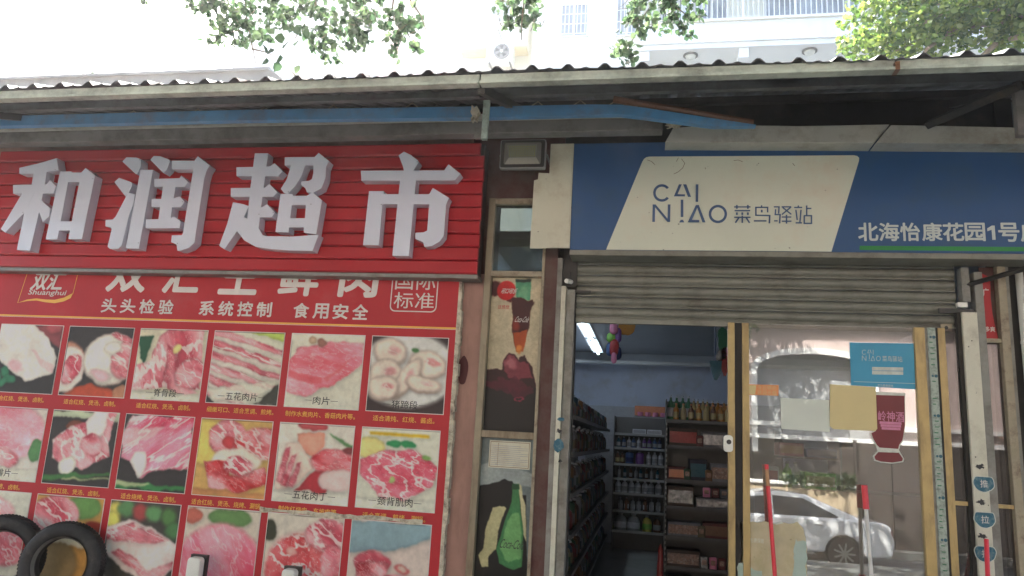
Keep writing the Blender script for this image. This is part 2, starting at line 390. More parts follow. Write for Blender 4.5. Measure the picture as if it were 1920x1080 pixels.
mat('white_wall', (0.82, 0.82, 0.80), 0.8, var=0.03, scale=0.5, dirt=(0.68, 0.67, 0.63), dirt_amt=0.25, dirt_scale=0.6, streak=True)
mat('pink_wall', (0.47, 0.38, 0.35), 0.8, var=0.05, scale=0.8)
mat('brick_red', (0.42, 0.20, 0.15), 0.8, var=0.08, scale=0.8)
mat('window_dark', (0.05, 0.055, 0.06), 0.12, var=0.2, scale=1)
mat('window_pale', (0.30, 0.33, 0.36), 0.25, var=0.35, scale=1.2)  # pane tone lightened, washed-out glare put into the colour
mat('brick_pale', (0.60, 0.40, 0.36), 0.8, var=0.08)  # brick tone lightened to paint in the glare on the column
mat('ochre_stain', (0.75, 0.63, 0.38), 0.8, var=0.1)
mat('tan_frame', (0.27, 0.225, 0.15), 0.5, metal=0.1, var=0.15, scale=9, dirt=(0.15, 0.10, 0.06), dirt_amt=0.5, dirt_scale=9, streak=True)
mat('plinth_dark', (0.05, 0.04, 0.035), 0.8, var=0.3)
mat('white_paint', (0.75, 0.75, 0.73), 0.5, var=0.04)
mat('bark', (0.22, 0.17, 0.12), 0.9, var=0.25, scale=8, bump=0.6, bump_scale=25)
mat('car_white', (0.75, 0.76, 0.77), 0.25, var=0.01, coat=0.8)
mat('tail_red', (0.12, 0.015, 0.02), 0.2, var=0.0, coat=0.5)
mat('hedge', (0.05, 0.10, 0.03), 0.7, var=0.5, scale=14, bump=1.0, bump_scale=20)
mat('beige_wall', (0.45, 0.36, 0.24), 0.8, var=0.08)
mat('curtain_grey', (0.33, 0.34, 0.34), 0.7, var=0.06)
mat('mop_red', (0.62, 0.012, 0.03), 0.35, var=0.06, scale=12)
mat('mop_white', (0.60, 0.58, 0.54), 0.4, var=0.08, scale=30)
mat('wood', (0.42, 0.22, 0.10), 0.6, var=0.15, scale=20)
mat('torn_paper', (0.52, 0.46, 0.30), 0.8, var=0.15, scale=7, dirt=(0.42, 0.36, 0.20), dirt_amt=0.5, dirt_scale=6, spots=0.3)
mat('torn_blue', (0.40, 0.50, 0.44), 0.8, var=0.12, scale=9)
mat('paper_yellow', (0.62, 0.52, 0.27), 0.75, var=0.04, scale=5)
mat('paper_white', (0.60, 0.64, 0.57), 0.75, var=0.04, scale=5)
mat('sticker_blue', (0.045, 0.30, 0.47), 0.5, var=0.04, scale=5)
mat('sticker_teal', (0.012, 0.11, 0.17), 0.5, var=0.3, scale=30, dirt=(0.20, 0.26, 0.24), dirt_amt=0.45, dirt_scale=30)
mat('sticker_orange', (0.72, 0.27, 0.10), 0.5, var=0.08, scale=20)
mat('sticker_wine', (0.16, 0.012, 0.018), 0.4, var=0.1)
mat('sticker_outline', (0.55, 0.58, 0.52), 0.5, var=0.15, scale=30)
mat('sticker_strip', (0.36, 0.42, 0.36), 0.6, var=0.15, scale=16, dirt=(0.14, 0.17, 0.14), dirt_amt=0.55, dirt_scale=40)
mat('poster_red', (0.40, 0.012, 0.018), 0.5, var=0.1)
mat('plastic_white', (0.72, 0.72, 0.66), 0.35, var=0.03)
mat('flood_body', (0.30, 0.30, 0.30), 0.45, metal=0.4, var=0.08, dirt=(0.32, 0.30, 0.26), dirt_amt=0.4)
mat('flood_reflector', (0.62, 0.61, 0.58), 0.4, var=0.04)
mat('led_board', (0.36, 0.38, 0.33), 0.5, var=0.1, scale=80)
mat('bottle_dark', (0.03, 0.02, 0.015), 0.2, var=0.2)
for nm, c in dict(item_amber=(0.42, 0.18, 0.03), item_straw=(0.42, 0.34, 0.16), item_green=(0.03, 0.16, 0.07), item_grey=(0.30, 0.31, 0.33), item_white=(0.55, 0.56, 0.60),
                  item_purple=(0.16, 0.05, 0.26), item_blue=(0.06, 0.11, 0.26), item_yellow=(0.52, 0.47, 0.10), item_red=(0.36, 0.03, 0.03), item_pink=(0.55, 0.18, 0.30),
                  item_teal=(0.02, 0.10, 0.14), item_brown=(0.16, 0.07, 0.035), item_orange=(0.62, 0.22, 0.10), item_lime=(0.20, 0.45, 0.08), item_navy=(0.02, 0.03, 0.10)).items():
    mat(nm, c, 0.3, var=0.12, scale=25)
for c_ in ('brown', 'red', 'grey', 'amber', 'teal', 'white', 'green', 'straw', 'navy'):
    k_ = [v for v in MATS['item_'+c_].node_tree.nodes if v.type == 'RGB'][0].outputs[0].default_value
    mat('item_'+c_+'_dull', (k_[0]*0.26, k_[1]*0.26, k_[2]*0.28), 0.5, var=0.3, scale=25)  # darker copies of the goods colours, with the shop's shade put in
mat('packet_print', (0.26, 0.15, 0.11), 0.35, var=0.5, scale=40, dirt=(0.50, 0.46, 0.40), dirt_amt=0.35, dirt_scale=45)
mat('packet_silver', (0.34, 0.34, 0.34), 0.22, metal=0.5, var=0.5, scale=24, bump=0.8, bump_scale=30)
emit('tube_light', (0.72, 0.86, 1.0), 3.6)
glass('door_glass', 0.22, (0.85, 0.86, 0.83), dust=0.085, spots=0.4, dcol=(0.62, 0.58, 0.50), wav=0.002)
glass('poster_glass', 0.02, (0.97, 0.97, 0.95), dust=0.0, spots=0.10)
glass('dark_glass', 0.03, (0.5, 0.53, 0.5), dust=0.02, spots=0.35)
glass('side_glass', 0.07, (0.40, 0.33, 0.30), dust=0.05, spots=0.3)
leafmat('leaf_hang', (0.075, 0.115, 0.075), (0.11, 0.20, 0.09), 0.45)
leafmat('leaf_tree', (0.085, 0.14, 0.05), (0.24, 0.38, 0.07), 0.42, 0.25)
leafmat('leaf_dark', (0.03, 0.055, 0.02), (0.05, 0.10, 0.02), 0.3)

# ------------------------------------------------------------------ ground
struct('ground', BX(-150, 150, -150, 150, -1.2, -0.9), 'asphalt')
struct('road', BX(-60, 60, -14.2, -8.0, -0.9, -0.66), 'asphalt')
struct('pavement', BX(-40, 40, -7.6, 0.0, -0.9, 0.0), 'paving')
struct('kerb', BX(-40, 40, -7.8, -7.6, -0.9, -0.02), 'concrete')
struct('pavement', BX(-40, 40, -16.0, -14.2, -0.9, -0.5), 'paving')
struct('road_marking', BX(-40, 40, -8.45, -8.33, -0.66, -0.656), 'white_paint')
struct('floor', BX(-9, 4.0, 0.0, 7.0, 0.0, 0.2), 'floor_tile')

# ------------------------------------------------------------------ the shop building
bld = thing('shop_building', 'single storey row of shops with pink painted walls behind the two shop signs', 'building')
WT = 3.975
m = BX(-9, -5.0, 0.0, 0.2, 0, WT); m.box(-5.0, -1.30, 0.0, 0.2, 0, WT)
obj('wall', m, 'pink_paint', bld)
obj('wall', BX(-1.298, -1.145, 0.0, 0.2, 0, 2.72), 'pink_paint', bld)
obj('wall', BX(-1.298, -1.105, 0.001, 0.2, 2.72, WT), 'brown_paint', bld, label='dark red painted pier above the narrow window')
obj('wall', BX(-1.105, -0.62, 0.0, 0.2, 3.27, WT), 'brown_paint', bld, label='dark red painted panel under the floodlight')
obj('lintel', BX(-0.62, 2.25, 0.02, 0.22, 2.98, WT), 'dark_metal', bld)
obj('side_wall', BX(-1.298, -1.14, 0.2, 7.0, 0.2, 3.0), 'interior_wall', bld)
obj('side_wall', BX(2.9, 3.1, 0.2, 7.0, 0.2, 3.0), 'interior_wall', bld)
obj('back_wall', BX(-1.298, 3.1, 6.75, 7.0, 0.2, 3.0), 'interior_wall', bld)
obj('ceiling', BX(-1.298, 3.1, 0.22, 7.0, 2.98, 3.10), 'interior_ceiling', bld)
obj('ceiling_beam', BX(-1.14, 2.9, 6.60, 6.74, 2.86, 2.975), 'interior_ceiling', bld)
obj('wall', BX(2.31, 6.0, 0.10, 0.3, 0, WT), 'wall_blue_grey', bld, label='blue grey rendered wall at the end of the row')
obj('brown_stain', MB().flat([(-1.285+0.03*math.cos(t)*(1+0.15*math.sin(3*t)), 2.04+0.105*math.sin(t)) for t in np.linspace(0, 6.28, 20)[:-1]], -0.003).add([], []), 'brown_stain', bld) if False else None
st = [(-1.262+0.036*math.cos(t)*(1+0.06*math.sin(3*t)), 2.035+0.10*math.sin(t)*(1+0.03*math.sin(5*t))) for t in np.linspace(0, 2*math.pi, 22)[:-1]]
obj('brown_stain', MB().flat(st, -0.004), 'brown_stain', bld, label='dark red paint patch on the pink wall')

# ------------------------------------------------------------------ supermarket sign
sg = thing('supermarket_sign', 'red slatted fascia sign with big white raised characters over the meat poster', 'sign')
X0, X1, ZB, ZT = -5.17, -1.165, 2.680, 3.640
NS = 10; ph = (ZT-ZB)/NS
for i in range(NS):
    z0 = ZB+i*ph; x1 = X1-(0.0 if i < 9 else 0.035)
    mb = MB()
    # a folded aluminium slat: proud lower edge, lying back at the top
    prof = [(-0.180, z0+0.001), (-0.186, z0+0.012), (-0.184, z0+ph-0.012), (-0.172, z0+ph-0.003), (-0.150, z0+ph-0.001), (-0.150, z0+0.001)]
    n = len(prof)
    dx = random.uniform(-0.006, 0.003)
    vs = [(X0, y, z) for y, z in prof]+[(x1+dx, y, z) for y, z in prof]
    mb.add(vs, [tuple(range(n)), tuple(range(2*n-1, n-1, -1))]+[(j, j+n, (j+1) % n+n, (j+1) % n) for j in range(n)])
    obj('slat', mb, 'sign_red', sg)
obj('frame', BX(X0+0.01, X1-0.012, -0.148, -0.01, ZB-0.012, ZT-0.004), 'dark_metal', sg)
obj('bottom_trim', BX(X0, X1+0.004, -0.176, -0.04, ZB-0.030, ZB-0.004), 'grey_metal', sg)

def glyph(strokes, ox, oy, s, label):
    front, back = -0.268, -0.187
    mb = MB(); sides = []
    for k, st in enumerate(strokes):
        poly = [(P(ox+x/s, oy+y/s, front).x, P(ox+x/s, oy+y/s, front).z) for x, y in st]
        a = sum(poly[i][0]*poly[(i+1) % len(poly)][1]-poly[(i+1) % len(poly)][0]*poly[i][1] for i in range(len(poly)))
        mb.prism(poly, front-0.0003*k, back)
    o = obj('raised_character', mb, 'letter_white', sg, label=label)
    sm_ = MB()
    for st in strokes[::3]:
        x, y = st[len(st)//2]; q = P(ox+x/s, oy+y/s, front); x2 = sum(p_[0] for p_ in st)/len(st); y2 = sum(p_[1] for p_ in st)/len(st); q2 = P(ox+x2/s, oy+y2/s, front); q = q.lerp(q2, 0.14)
        sm_.disc(q.x, q.z, 0.0035, front-0.006, 8)
    obj('screw', sm_, 'print_black', o, kind='stuff')
    return o
glyph([
    [(170,210),(335,172),(500,124),(515,230),(410,242),(300,262),(170,262)],
    [(300,235),(412,238),(398,330),(345,590),(265,938),(148,932),(215,600),(278,358)],
    [(115,360),(410,355),(440,318),(492,372),(470,435),(115,437)],
    [(195,436),(300,436),(215,605),(45,780),(8,748)],
    [(340,480),(440,562),(432,640),(375,688),(340,582)],
    [(530,243),(618,243),(505,840),(403,840)],
    [(716,252),(755,212),(838,278),(722,838),(603,838)],
    [(529,244),(625,242),(635,252),(740,252),(815,270),(800,337),(515,335)],
    [(470,682),(745,682),(728,762),(440,762)]], 0, 270, 4.695, 'first raised white character of the sign')
glyph([
    [(185,155),(222,116),(310,120),(348,135),(348,200),(318,262),(300,262)],
    [(115,335),(155,298),(262,335),(275,350),(240,435),(210,460)],
    [(235,430),(295,440),(285,520),(240,640),(178,895),(150,922),(75,922),(55,905),(92,745),(80,732),(35,725),(38,668),(100,665),(125,640)],
    [(345,228),(455,228),(330,922),(215,918)],
    [(432,140),(462,105),(520,108),(590,135),(605,150),(580,220),(545,255)],
    [(622,148),(820,148),(850,108),(955,190),(925,240),(900,330),(808,300),(808,225),(620,222)],
    [(806,250),(915,250),(820,870),(770,915),(700,938),(670,938),(665,895),(655,880),(615,865),(622,805),(708,803),(718,790)],
    [(468,308),(690,302),(705,278),(765,335),(735,378),(468,378)],
    [(545,370),(655,370),(630,520),(606,690),(500,690)],
    [(443,485),(630,483),(690,462),(735,510),(700,558),(443,555)],
    [(395,665),(600,660),(640,640),(700,680),(690,742),(392,742)]], 190, 270, 4.695, 'second raised white character of the sign')
glyph([
    [(342,82),(458,82),(425,345),(385,650),(370,800),(272,710),(300,400)],
    [(180,205),(430,200),(480,195),(515,168),(585,240),(545,285),(180,282)],
    [(130,388),(430,385),(470,352),(540,425),(505,465),(130,465)],
    [(360,575),(400,560),(450,530),(520,605),(490,645),(370,645)],
    [(150,512),(240,530),(290,548),(245,650),(190,760),(75,928),(28,897),(100,700)],
    [(235,640),(345,690),(420,815),(330,830),(230,760)],
    [(186,768),(235,650),(270,700),(300,760),(370,795),(450,812),(680,815),(905,800),(850,942),(650,938),(480,925),(350,905),(250,850)],
    [(607,118),(870,115),(905,78),(995,150),(972,200),(965,300),(858,300),(858,190),(605,188)],
    [(860,250),(968,250),(962,310),(930,390),(860,430),(800,425),(788,390),(750,362),(752,330),(820,325),(845,310)],
    [(665,180),(790,180),(750,290),(700,370),(635,440),(600,432),(572,395),(625,310)],
    [(570,440),(680,440),(640,780),(525,775)],
    [(800,458),(850,425),(935,498),(885,797),(775,780)],
    [(571,458),(870,458),(860,538),(562,538)],
    [(540,655),(880,655),(870,735),(530,735)]], 405, 270, 4.697, 'third raised white character of the sign')
glyph([
    [(410,100),(458,67),(520,98),(575,140),(588,158),(545,225),(535,242),(458,242),(450,200)],
    [(78,235),(810,232),(850,178),(955,262),(905,320),(82,322)],
    [(425,300),(565,300),(545,500),(500,985),(355,983),(400,530)],
    [(150,415),(280,415),(268,520),(235,892),(97,890)],
    [(148,442),(690,442),(690,531),(145,531)],
    [(678,445),(712,387),(855,475),(830,530),(808,810),(770,860),(700,900),(638,905),(625,865),(558,835),(557,782),(630,778),(662,762),(680,530)]], 660, 270, 4.695, 'fourth raised white character of the sign, rightmost')

# ------------------------------------------------------------------ meat poster board
bd = thing('meat_poster_board', 'faded red poster board with rows of printed meat photographs and yellow captions', 'poster')
YB = -0.06
obj('board', BX(-5.75, -1.318, YB, -0.005, 0.35, 2.70), 'board_red', bd)
mb = MB()
zz = 0.35
while zz < 2.70:
    h = random.uniform(0.03, 0.09); mb.box(-1.317, -1.292+random.uniform(-0.006, 0.010), YB-0.004-random.uniform(0, 0.004), -0.008, zz, min(zz+h, 2.71)); zz += h-0.0
obj('peeling_edge', mb, 'peeled_edge', bd)
obj('yellow_line', BX(-5.75, -1.319, YB-0.0018, YB, 2.312, 2.324), 'print_gold', bd)
obj('yellow_line', BX(-5.75, -1.319, YB-0.0018, YB, 2.308, 2.3105), 'print_white', bd)

W, H = 112, 105
PALE = (0.72, 0.72, 0.66); DARK = (0.16, 0.15, 0.16)
def ph11():
    p = Paint(W, H, DARK); p.poly([(0.5,0),(1,0),(1,0.35)], (0.45,0.2,0.22)); p.ell(0.85,0.05,0.12,0.06,(0.6,0.25,0.28))
    p.poly([(-.1,-.1),(0.42,-.1),(0.8,0.2),(0.98,0.48),(0.95,0.72),(0.55,0.84),(0.42,0.78),(-.1,0.42)], (0.75,0.73,0.70))
    p.poly([(0.55,0.35),(0.95,0.6),(0.96,0.72),(0.75,0.6)], (0.78,0.60,0.62), 0.6); p.ell(0.35,0.62,0.14,0.07,(0.78,0.55,0.60),0.5,0.6,0.7)
    for x, y in ((0.1,0.78),(0.2,0.7),(0.3,0.8),(0.2,0.85)): p.ell(x, y, 0.09, 0.06, (0.16,0.42,0.30), random.random()*3, 0.2)
    return p
def ph12():
    p = Paint(W, H, DARK); p.ell(0.5,1.0,0.4,0.16,(0.62,0.22,0.14)); p.ell(0.95,0.95,0.12,0.12,(0.6,0.4,0.3))
    p.ell(0.05,0.58,0.28,0.36,(0.66,0.42,0.34)); p.ell(0.08,0.62,0.25,0.34,(0.78,0.74,0.70)); p.ell(0.12,0.62,0.15,0.22,p.meat(3,6,fat=0.6),0.3)
    p.ell(0.72,0.46,0.42,0.38,(0.78,0.66,0.62)); p.ell(0.70,0.46,0.40,0.36,(0.76,0.75,0.70)); p.ell(0.95,0.45,0.22,0.3,p.meat(4,5,fat=0.7),0.2)
    p.ell(0.72,0.3,0.14,0.1,(0.76,0.74,0.70)); p.ell(0.85,0.15,0.2,0.05,p.meat(8),0.3); p.ell(0.6,0.7,0.16,0.07,(0.78,0.62,0.65),0.2,0.6)
    return p
def ph13():
    p = Paint(W, H, (0.74,0.72,0.62)); p.poly([(0,0.1),(0.22,0.1),(0.12,0.5),(0.05,0.42)], (0.10,0.26,0.18))
    p.poly([(0.3,0.1),(0.45,0),(0.95,0),(0.98,0.85),(0.3,0.85),(-.1,0.9),(-.1,0.55),(0.2,0.45)], p.meat(11,4,1.2,2,0.95))
    p.poly([(0.42,0.2),(0.6,0.35),(0.62,0.6),(0.95,0.9),(0.8,0.95),(0.45,0.75)], p.meat(14,5,1.2,2,0.2)); p.ell(0.82,0.62,0.2,0.22,p.meat(12,5,fat=0.6),0.5); p.ell(0.58,0.28,0.06,0.07,(0.78,0.72,0.45))
    p.poly([(0,0.88),(1,0.92),(1,1),(0,1)], PALE, 0.85); return p
def ph14():
    p = Paint(W, H, (0.74,0.74,0.66)); p.poly([(0.5,0),(1,0),(1,0.12)], (0.60,0.68,0.30))
    for k in range(6):
        y = 0.08+k*0.17
        p.poly([(-.1,y-0.18),(1.0,y+0.17),(1.0,y+0.25),(-.1,y-0.06)], p.meat(20+k,7,0.35,4,0.8 if k % 2 else 0.35)); p.poly([(-.1,y-0.06),(1.0,y+0.25),(1.0,y+0.30),(-.1,y-0.0)], (0.78,0.74,0.70))
    p.poly([(0,0.88),(0.1,0.95),(0.16,1.0),(0,1)], DARK); p.poly([(1.0,0.72),(1,1),(0.5,1)], (0.2,0.2,0.18)); p.poly([(0.0,0.8),(1,0.66),(0.75,0.99),(0.1,0.97)], (0.75,0.75,0.68), 0.8); return p
def ph15():
    p = Paint(W, H, (0.74,0.73,0.66))
    p.poly([(0.1,0.2),(0.5,0.1),(1,0.1),(1,0.38),(0.88,0.5),(0.6,0.72),(0.5,0.75),(0.3,0.86),(-.05,0.78),(-.05,0.45)], p.meat(31,6,0.2,3,0.35,(0.78,0.30,0.36),(0.82,0.55,0.60)))
    p.poly([(0.0,0.5),(0.5,0.62),(0.48,0.7),(0.0,0.6)], (0.76,0.26,0.30), 0.7); p.poly([(0.95,0.25),(0.6,0.6),(0.56,0.66),(0.5,0.62)], (0.74,0.28,0.30), 0.6)
    p.ell(0.3,0.08,0.06,0.05,(0.62,0.52,0.42)); p.ell(0.42,0.12,0.06,0.06,(0.50,0.32,0.28)); p.poly([(0,0.86),(1,0.86),(1,1),(0,1)], PALE, 0.6); return p
def ph16():
    p = Paint(W, H, (0.17,0.13,0.14)); p.ell(0.5,0.45,0.66,0.50,(0.70,0.70,0.68), warp=0.2)
    for x, y, a, b, g, s in ((0.25,0.2,0.2,0.18,0.4,1),(0.2,0.5,0.2,0.2,0,2),(0.75,0.35,0.24,0.17,0.3,3),(0.5,0.55,0.12,0.28,0.5,4),(0.72,0.62,0.22,0.1,0.2,5),(0.2,0.68,0.2,0.15,0.1,6)):
        p.ell(x,y+0.02,a*1.04,b*1.06,(0.60,0.50,0.46),g,0.3); p.ell(x,y,a,b,(0.76,0.70,0.64),g,0.25); p.ell(x-a*0.3,y-b*0.3,a*0.5,b*0.35,(0.80,0.76,0.70),g,0.9,0.6); p.ell(x+a*0.3,y-b*0.1,a*0.4,b*0.3,p.meat(160+s,7,fat=0.6),g,0.7,0.55)
    p.ell(0.57,0.18,0.05,0.03,(0.2,0.4,0.2)); return p
def ph21():
    p = Paint(W, H, (0.75,0.72,0.68)); p.ell(0.35,0.35,0.7,0.42,p.meat(41,4,0.2,2,0.4,(0.80,0.40,0.46),(0.82,0.64,0.68))); p.ell(0.3,0.72,0.4,0.15,p.meat(43,5,0.2,3,0.6)); p.ell(0.93,0.58,0.1,0.16,(0.25,0.42,0.25)); p.poly([(0.0,0.84),(1,0.84),(1,1),(0,1)], PALE, 0.8); return p
def ph22():
    p = Paint(W, H, DARK); p.poly([(0,0),(1,0),(1,0.12),(0,0.08)], (0.62,0.66,0.55)); p.ell(0.35,0.2,0.12,0.08,(0.4,0.2,0.15))
    p.poly([(0.05,0.4),(0.3,0.2),(0.5,0.15),(0.7,-.1),(0.98,-.1),(0.9,0.4),(0.95,0.6),(0.6,0.78),(0.35,0.8),(0.1,0.65)], p.meat(51,5,0.8,2,0.85)); p.poly([(0.5,0.15),(0.7,-.1),(0.85,0),(0.8,0.35),(0.6,0.4)], (0.78,0.74,0.72)); p.ell(0.35,0.75,0.13,0.12,(0.76,0.76,0.70)); p.ell(0.65,0.45,0.18,0.14,p.meat(53,7,fat=0.2))
    p.poly([(0,0.88),(1,0.82),(1,0.85),(0,0.97)], (0.20,0.40,0.20)); p.poly([(0.3,0.92),(1,0.88),(1,0.9),(0.3,0.95)], (0.6,0.65,0.45)); return p
def ph23():
    p = Paint(W, H, (0.15,0.14,0.15)); p.poly([(0.1,0),(1,0),(1,0.7),(0.6,0.72),(0.35,0.85),(0.15,0.62),(0,0.6),(0,0.3)], p.meat(61,6,-0.6,4,0.75,(0.70,0.20,0.30),(0.80,0.48,0.56)))
    p.poly([(0.2,0.5),(0.35,0.5),(0.42,0.7),(0.33,0.85),(0.15,0.62)], (0.76,0.75,0.72)); p.poly([(0,0.2),(0.6,0.15),(0.35,0.35),(0,0.42)], (0.78,0.74,0.72), 0.6)
    p.poly([(0,0.9),(1,0.93),(1,0.98),(0,0.99)], (0.16,0.42,0.22)); p.poly([(0,0.87),(0.5,0.93),(0.3,0.97),(0,0.94)], (0.62,0.68,0.50)); return p
def ph24():
    p = Paint(W, H, (0.70,0.55,0.30)); p.ell(0.1,0.3,0.3,0.3,(0.74,0.66,0.32)); p.ell(0.4,0.25,0.26,0.25,p.meat(71,6,fat=0.9)); p.ell(0.42,0.3,0.09,0.08,(0.68,0.18,0.2)); p.ell(0.9,0.3,0.4,0.22,p.meat(72,5,fat=0.6,deep=(0.62,0.10,0.12)))
    p.ell(0.55,0.55,0.35,0.18,(0.78,0.72,0.66)); p.poly([(0.1,0.55),(0.45,0.55),(0.5,0.75),(0.95,0.6),(1.05,0.8),(0.55,1.0),(0.25,0.9)], p.meat(73,5,fat=0.3,deep=(0.60,0.08,0.10))); p.ell(0.6,0.6,0.22,0.12,p.meat(75,6,fat=0.95)); p.poly([(0,0.9),(1,0.95),(1,1),(0,1)], (0.66,0.44,0.26)); return p
def ph25():
    p = Paint(W, H, (0.75,0.73,0.68)); p.ell(0.45,0.02,0.2,0.06,(0.6,0.2,0.22)); p.poly([(0.25,0.12),(0.6,0.1),(0.62,0.3),(0.5,0.42),(0.28,0.35)], (0.78,0.50,0.42)); p.poly([(0.65,0.1),(1,0.25),(1,0.3),(0.7,0.15)], (0.30,0.48,0.28))
    p.poly([(0.0,0.75),(0.1,0.25),(0.28,0.22),(0.52,0.6),(0.25,0.82),(0.05,0.85)], (0.78,0.70,0.64)); 
    for k in range(3): p.poly([(0.02+0.08*k,0.75+0.03*k),(0.1+0.09*k,0.32+0.1*k),(0.18+0.08*k,0.3+0.1*k),(0.12+0.08*k,0.78+0.02*k)], p.meat(80+k,7,fat=0.3))
    p.ell(0.8,0.48,0.36,0.17,p.meat(84,5,0.2,3,0.35,deep=(0.62,0.10,0.14))); p.poly([(0.3,0.85),(0.55,0.6),(0.8,0.62),(0.7,0.9)], (0.58,0.12,0.16)); p.ell(0.85,0.7,0.25,0.14,(0.76,0.66,0.64)); p.ell(0.95,0.32,0.08,0.05,(0.4,0.15,0.16)); p.poly([(0,0.86),(1,0.86),(1,1),(0,1)], PALE, 0.85); return p
def ph26():
    p = Paint(W, H, (0.73,0.73,0.66)); p.ell(0.12,0.25,0.2,0.14,(0.74,0.70,0.42)); p.poly([(0.1,0.05),(0.88,0.06),(0.88,0.1),(0.12,0.09)], (0.78,0.62,0.10), warp=0.2)
    p.poly([(0.3,0.28),(0.7,0.25),(1,0.45),(0.95,0.7),(0.6,0.9),(0.35,0.88),(0.1,0.66),(0,0.6),(0,0.4)], p.meat(91,7,0.3,2.2,0.75,(0.70,0.22,0.30),(0.80,0.44,0.50)))
    for x, y in ((0.42,0.19),(0.6,0.19)): p.ell(x,y,0.1,0.045,(0.12,0.46,0.26),0.1,0.1)
    p.ell(0.45,0.66,0.04,0.04,(0.62,0.72,0.40)); p.ell(0.85,0.35,0.04,0.03,(0.45,0.62,0.30)); p.poly([(0,0.87),(1,0.87),(1,1),(0,1)], PALE, 0.85); return p
def ph31():
    p = Paint(W, H, (0.72,0.72,0.66)); p.ell(0.3,0.3,0.5,0.26,p.meat(101,5,fat=0.4,deep=(0.78,0.4,0.44))); p.ell(0.8,0.6,0.3,0.3,p.meat(102)); return p
def ph32():
    p = Paint(W, H, (0.68,0.50,0.24)); p.ell(0.7,0.12,0.28,0.14,(0.30,0.46,0.22)); p.ell(0.3,0.25,0.36,0.26,p.meat(111,5,fat=0.75)); p.ell(0.25,0.8,0.5,0.3,(0.5,0.42,0.28)); p.poly([(0.2,0.4),(0.6,0.3),(1,0.5),(0.8,0.6),(0.2,0.55)], (0.74,0.72,0.64)); p.ell(0.9,0.35,0.12,0.08,(0.5,0.14,0.1)); return p
def ph33():
    p = Paint(W, H, (0.20,0.19,0.18))
    for x, y, c in ((0.1,0.1,(0.66,0.62,0.28)),(0.25,0.08,(0.25,0.42,0.25)),(0.45,0.12,(0.55,0.2,0.2)),(0.62,0.12,(0.3,0.5,0.3)),(0.85,0.15,(0.24,0.4,0.2)),(0.95,0.3,(0.2,0.36,0.2)),(0.05,0.22,(0.7,0.68,0.3))): p.ell(x,y,0.12,0.1,c,0,0.5)
    p.poly([(0,0.3),(0.3,0.2),(0.6,0.28),(1,0.45),(1,0.75),(0.75,0.97),(0.6,0.96),(0,0.6)], (0.76,0.70,0.68)); p.poly([(0,0.35),(0.35,0.24),(0.9,0.42),(0.5,0.5),(0,0.45)], p.meat(121,6,0.2,3,0.6)); p.poly([(0.2,0.55),(0.7,0.78),(1,0.65),(0.98,0.75),(0.72,0.93),(0.1,0.6)], p.meat(123,7,0.3,4,0.4)); return p
def ph34():
    p = Paint(W, H, (0.70,0.66,0.60)); p.ell(0.6,0.1,0.3,0.1,(0.3,0.44,0.24)); p.ell(0.1,0.1,0.12,0.1,(0.62,0.3,0.25)); p.ell(0.5,0.72,0.62,0.55,p.meat(131,4,0.8,3,0.4,(0.72,0.20,0.30),(0.80,0.50,0.55))); return p
def ph35():
    p = Paint(W, H, (0.73,0.70,0.64)); p.ell(0.05,0.18,0.1,0.12,(0.15,0.16,0.12)); p.ell(0.45,0.6,0.46,0.42,(0.78,0.66,0.62)); p.ell(0.45,0.6,0.42,0.38,p.meat(141,5,0.5,1.5,0.75,(0.68,0.20,0.22),(0.76,0.36,0.38))); p.ell(0.35,0.42,0.07,0.05,(0.78,0.55,0.52)); p.ell(0.8,0.2,0.3,0.18,p.meat(143,5,fat=0.7)); p.ell(0.9,0.5,0.14,0.2,p.meat(144,5,fat=0.1)); return p
def ph36():
    p = Paint(W, H, (0.72,0.66,0.62)); p.poly([(0,0),(1,0),(1,0.15),(0.6,0.3),(0,0.36)], (0.42,0.52,0.55)); p.ell(0.3,0.45,0.24,0.12,p.meat(151,6,fat=0.5)); p.poly([(0.1,0.45),(0.5,0.45),(0.48,0.8),(0.12,0.8)], p.meat(152,6,fat=0.3,deep=(0.5,0.10,0.14))); p.ell(0.68,0.68,0.26,0.12,p.meat(153,6,fat=0.5)); p.poly([(0.44,0.68),(0.93,0.68),(0.9,1),(0.46,1)], p.meat(154,6,fat=0.2,deep=(0.5,0.1,0.14))); p.ell(0.68,0.5,0.1,0.05,(0.72,0.34,0.34)); p.ell(0.68,0.49,0.06,0.03,(0.78,0.66,0.60)); return p
kinds = [[ph11,ph12,ph13,ph14,ph15,ph16],[ph21,ph22,ph23,ph24,ph25,ph26],[ph31,ph32,ph33,ph34,ph35,ph36]]
rows = [(2.245, 1.728, 0.0), (1.612, 1.084, -0.012), (1.000, 0.42, -0.024)]
caps = [['适合红烧、煲汤、卤制。','适合红烧、煲汤、卤制。','适合红烧、煲汤、卤制。','细嫩可口、适合烹调、煎烤。','制作水煮肉片、香菇肉片等。','适合清炖、红烧、酱卤。'],
        ['适合煎烤、卤制。','适合红烧、煲汤、卤制。','适合烧烤、煲汤、卤制。','适合红烧、煲汤、烧烤、涮锅。','制作红烧肉、东坡肉等。','适合烹调、煎烤、涮锅。']]
names = [[None,None,'脊骨段','五花肉片','肉片','猪蹄段'],['排片',None,None,None,'五花肉丁','颈背肌肉']]
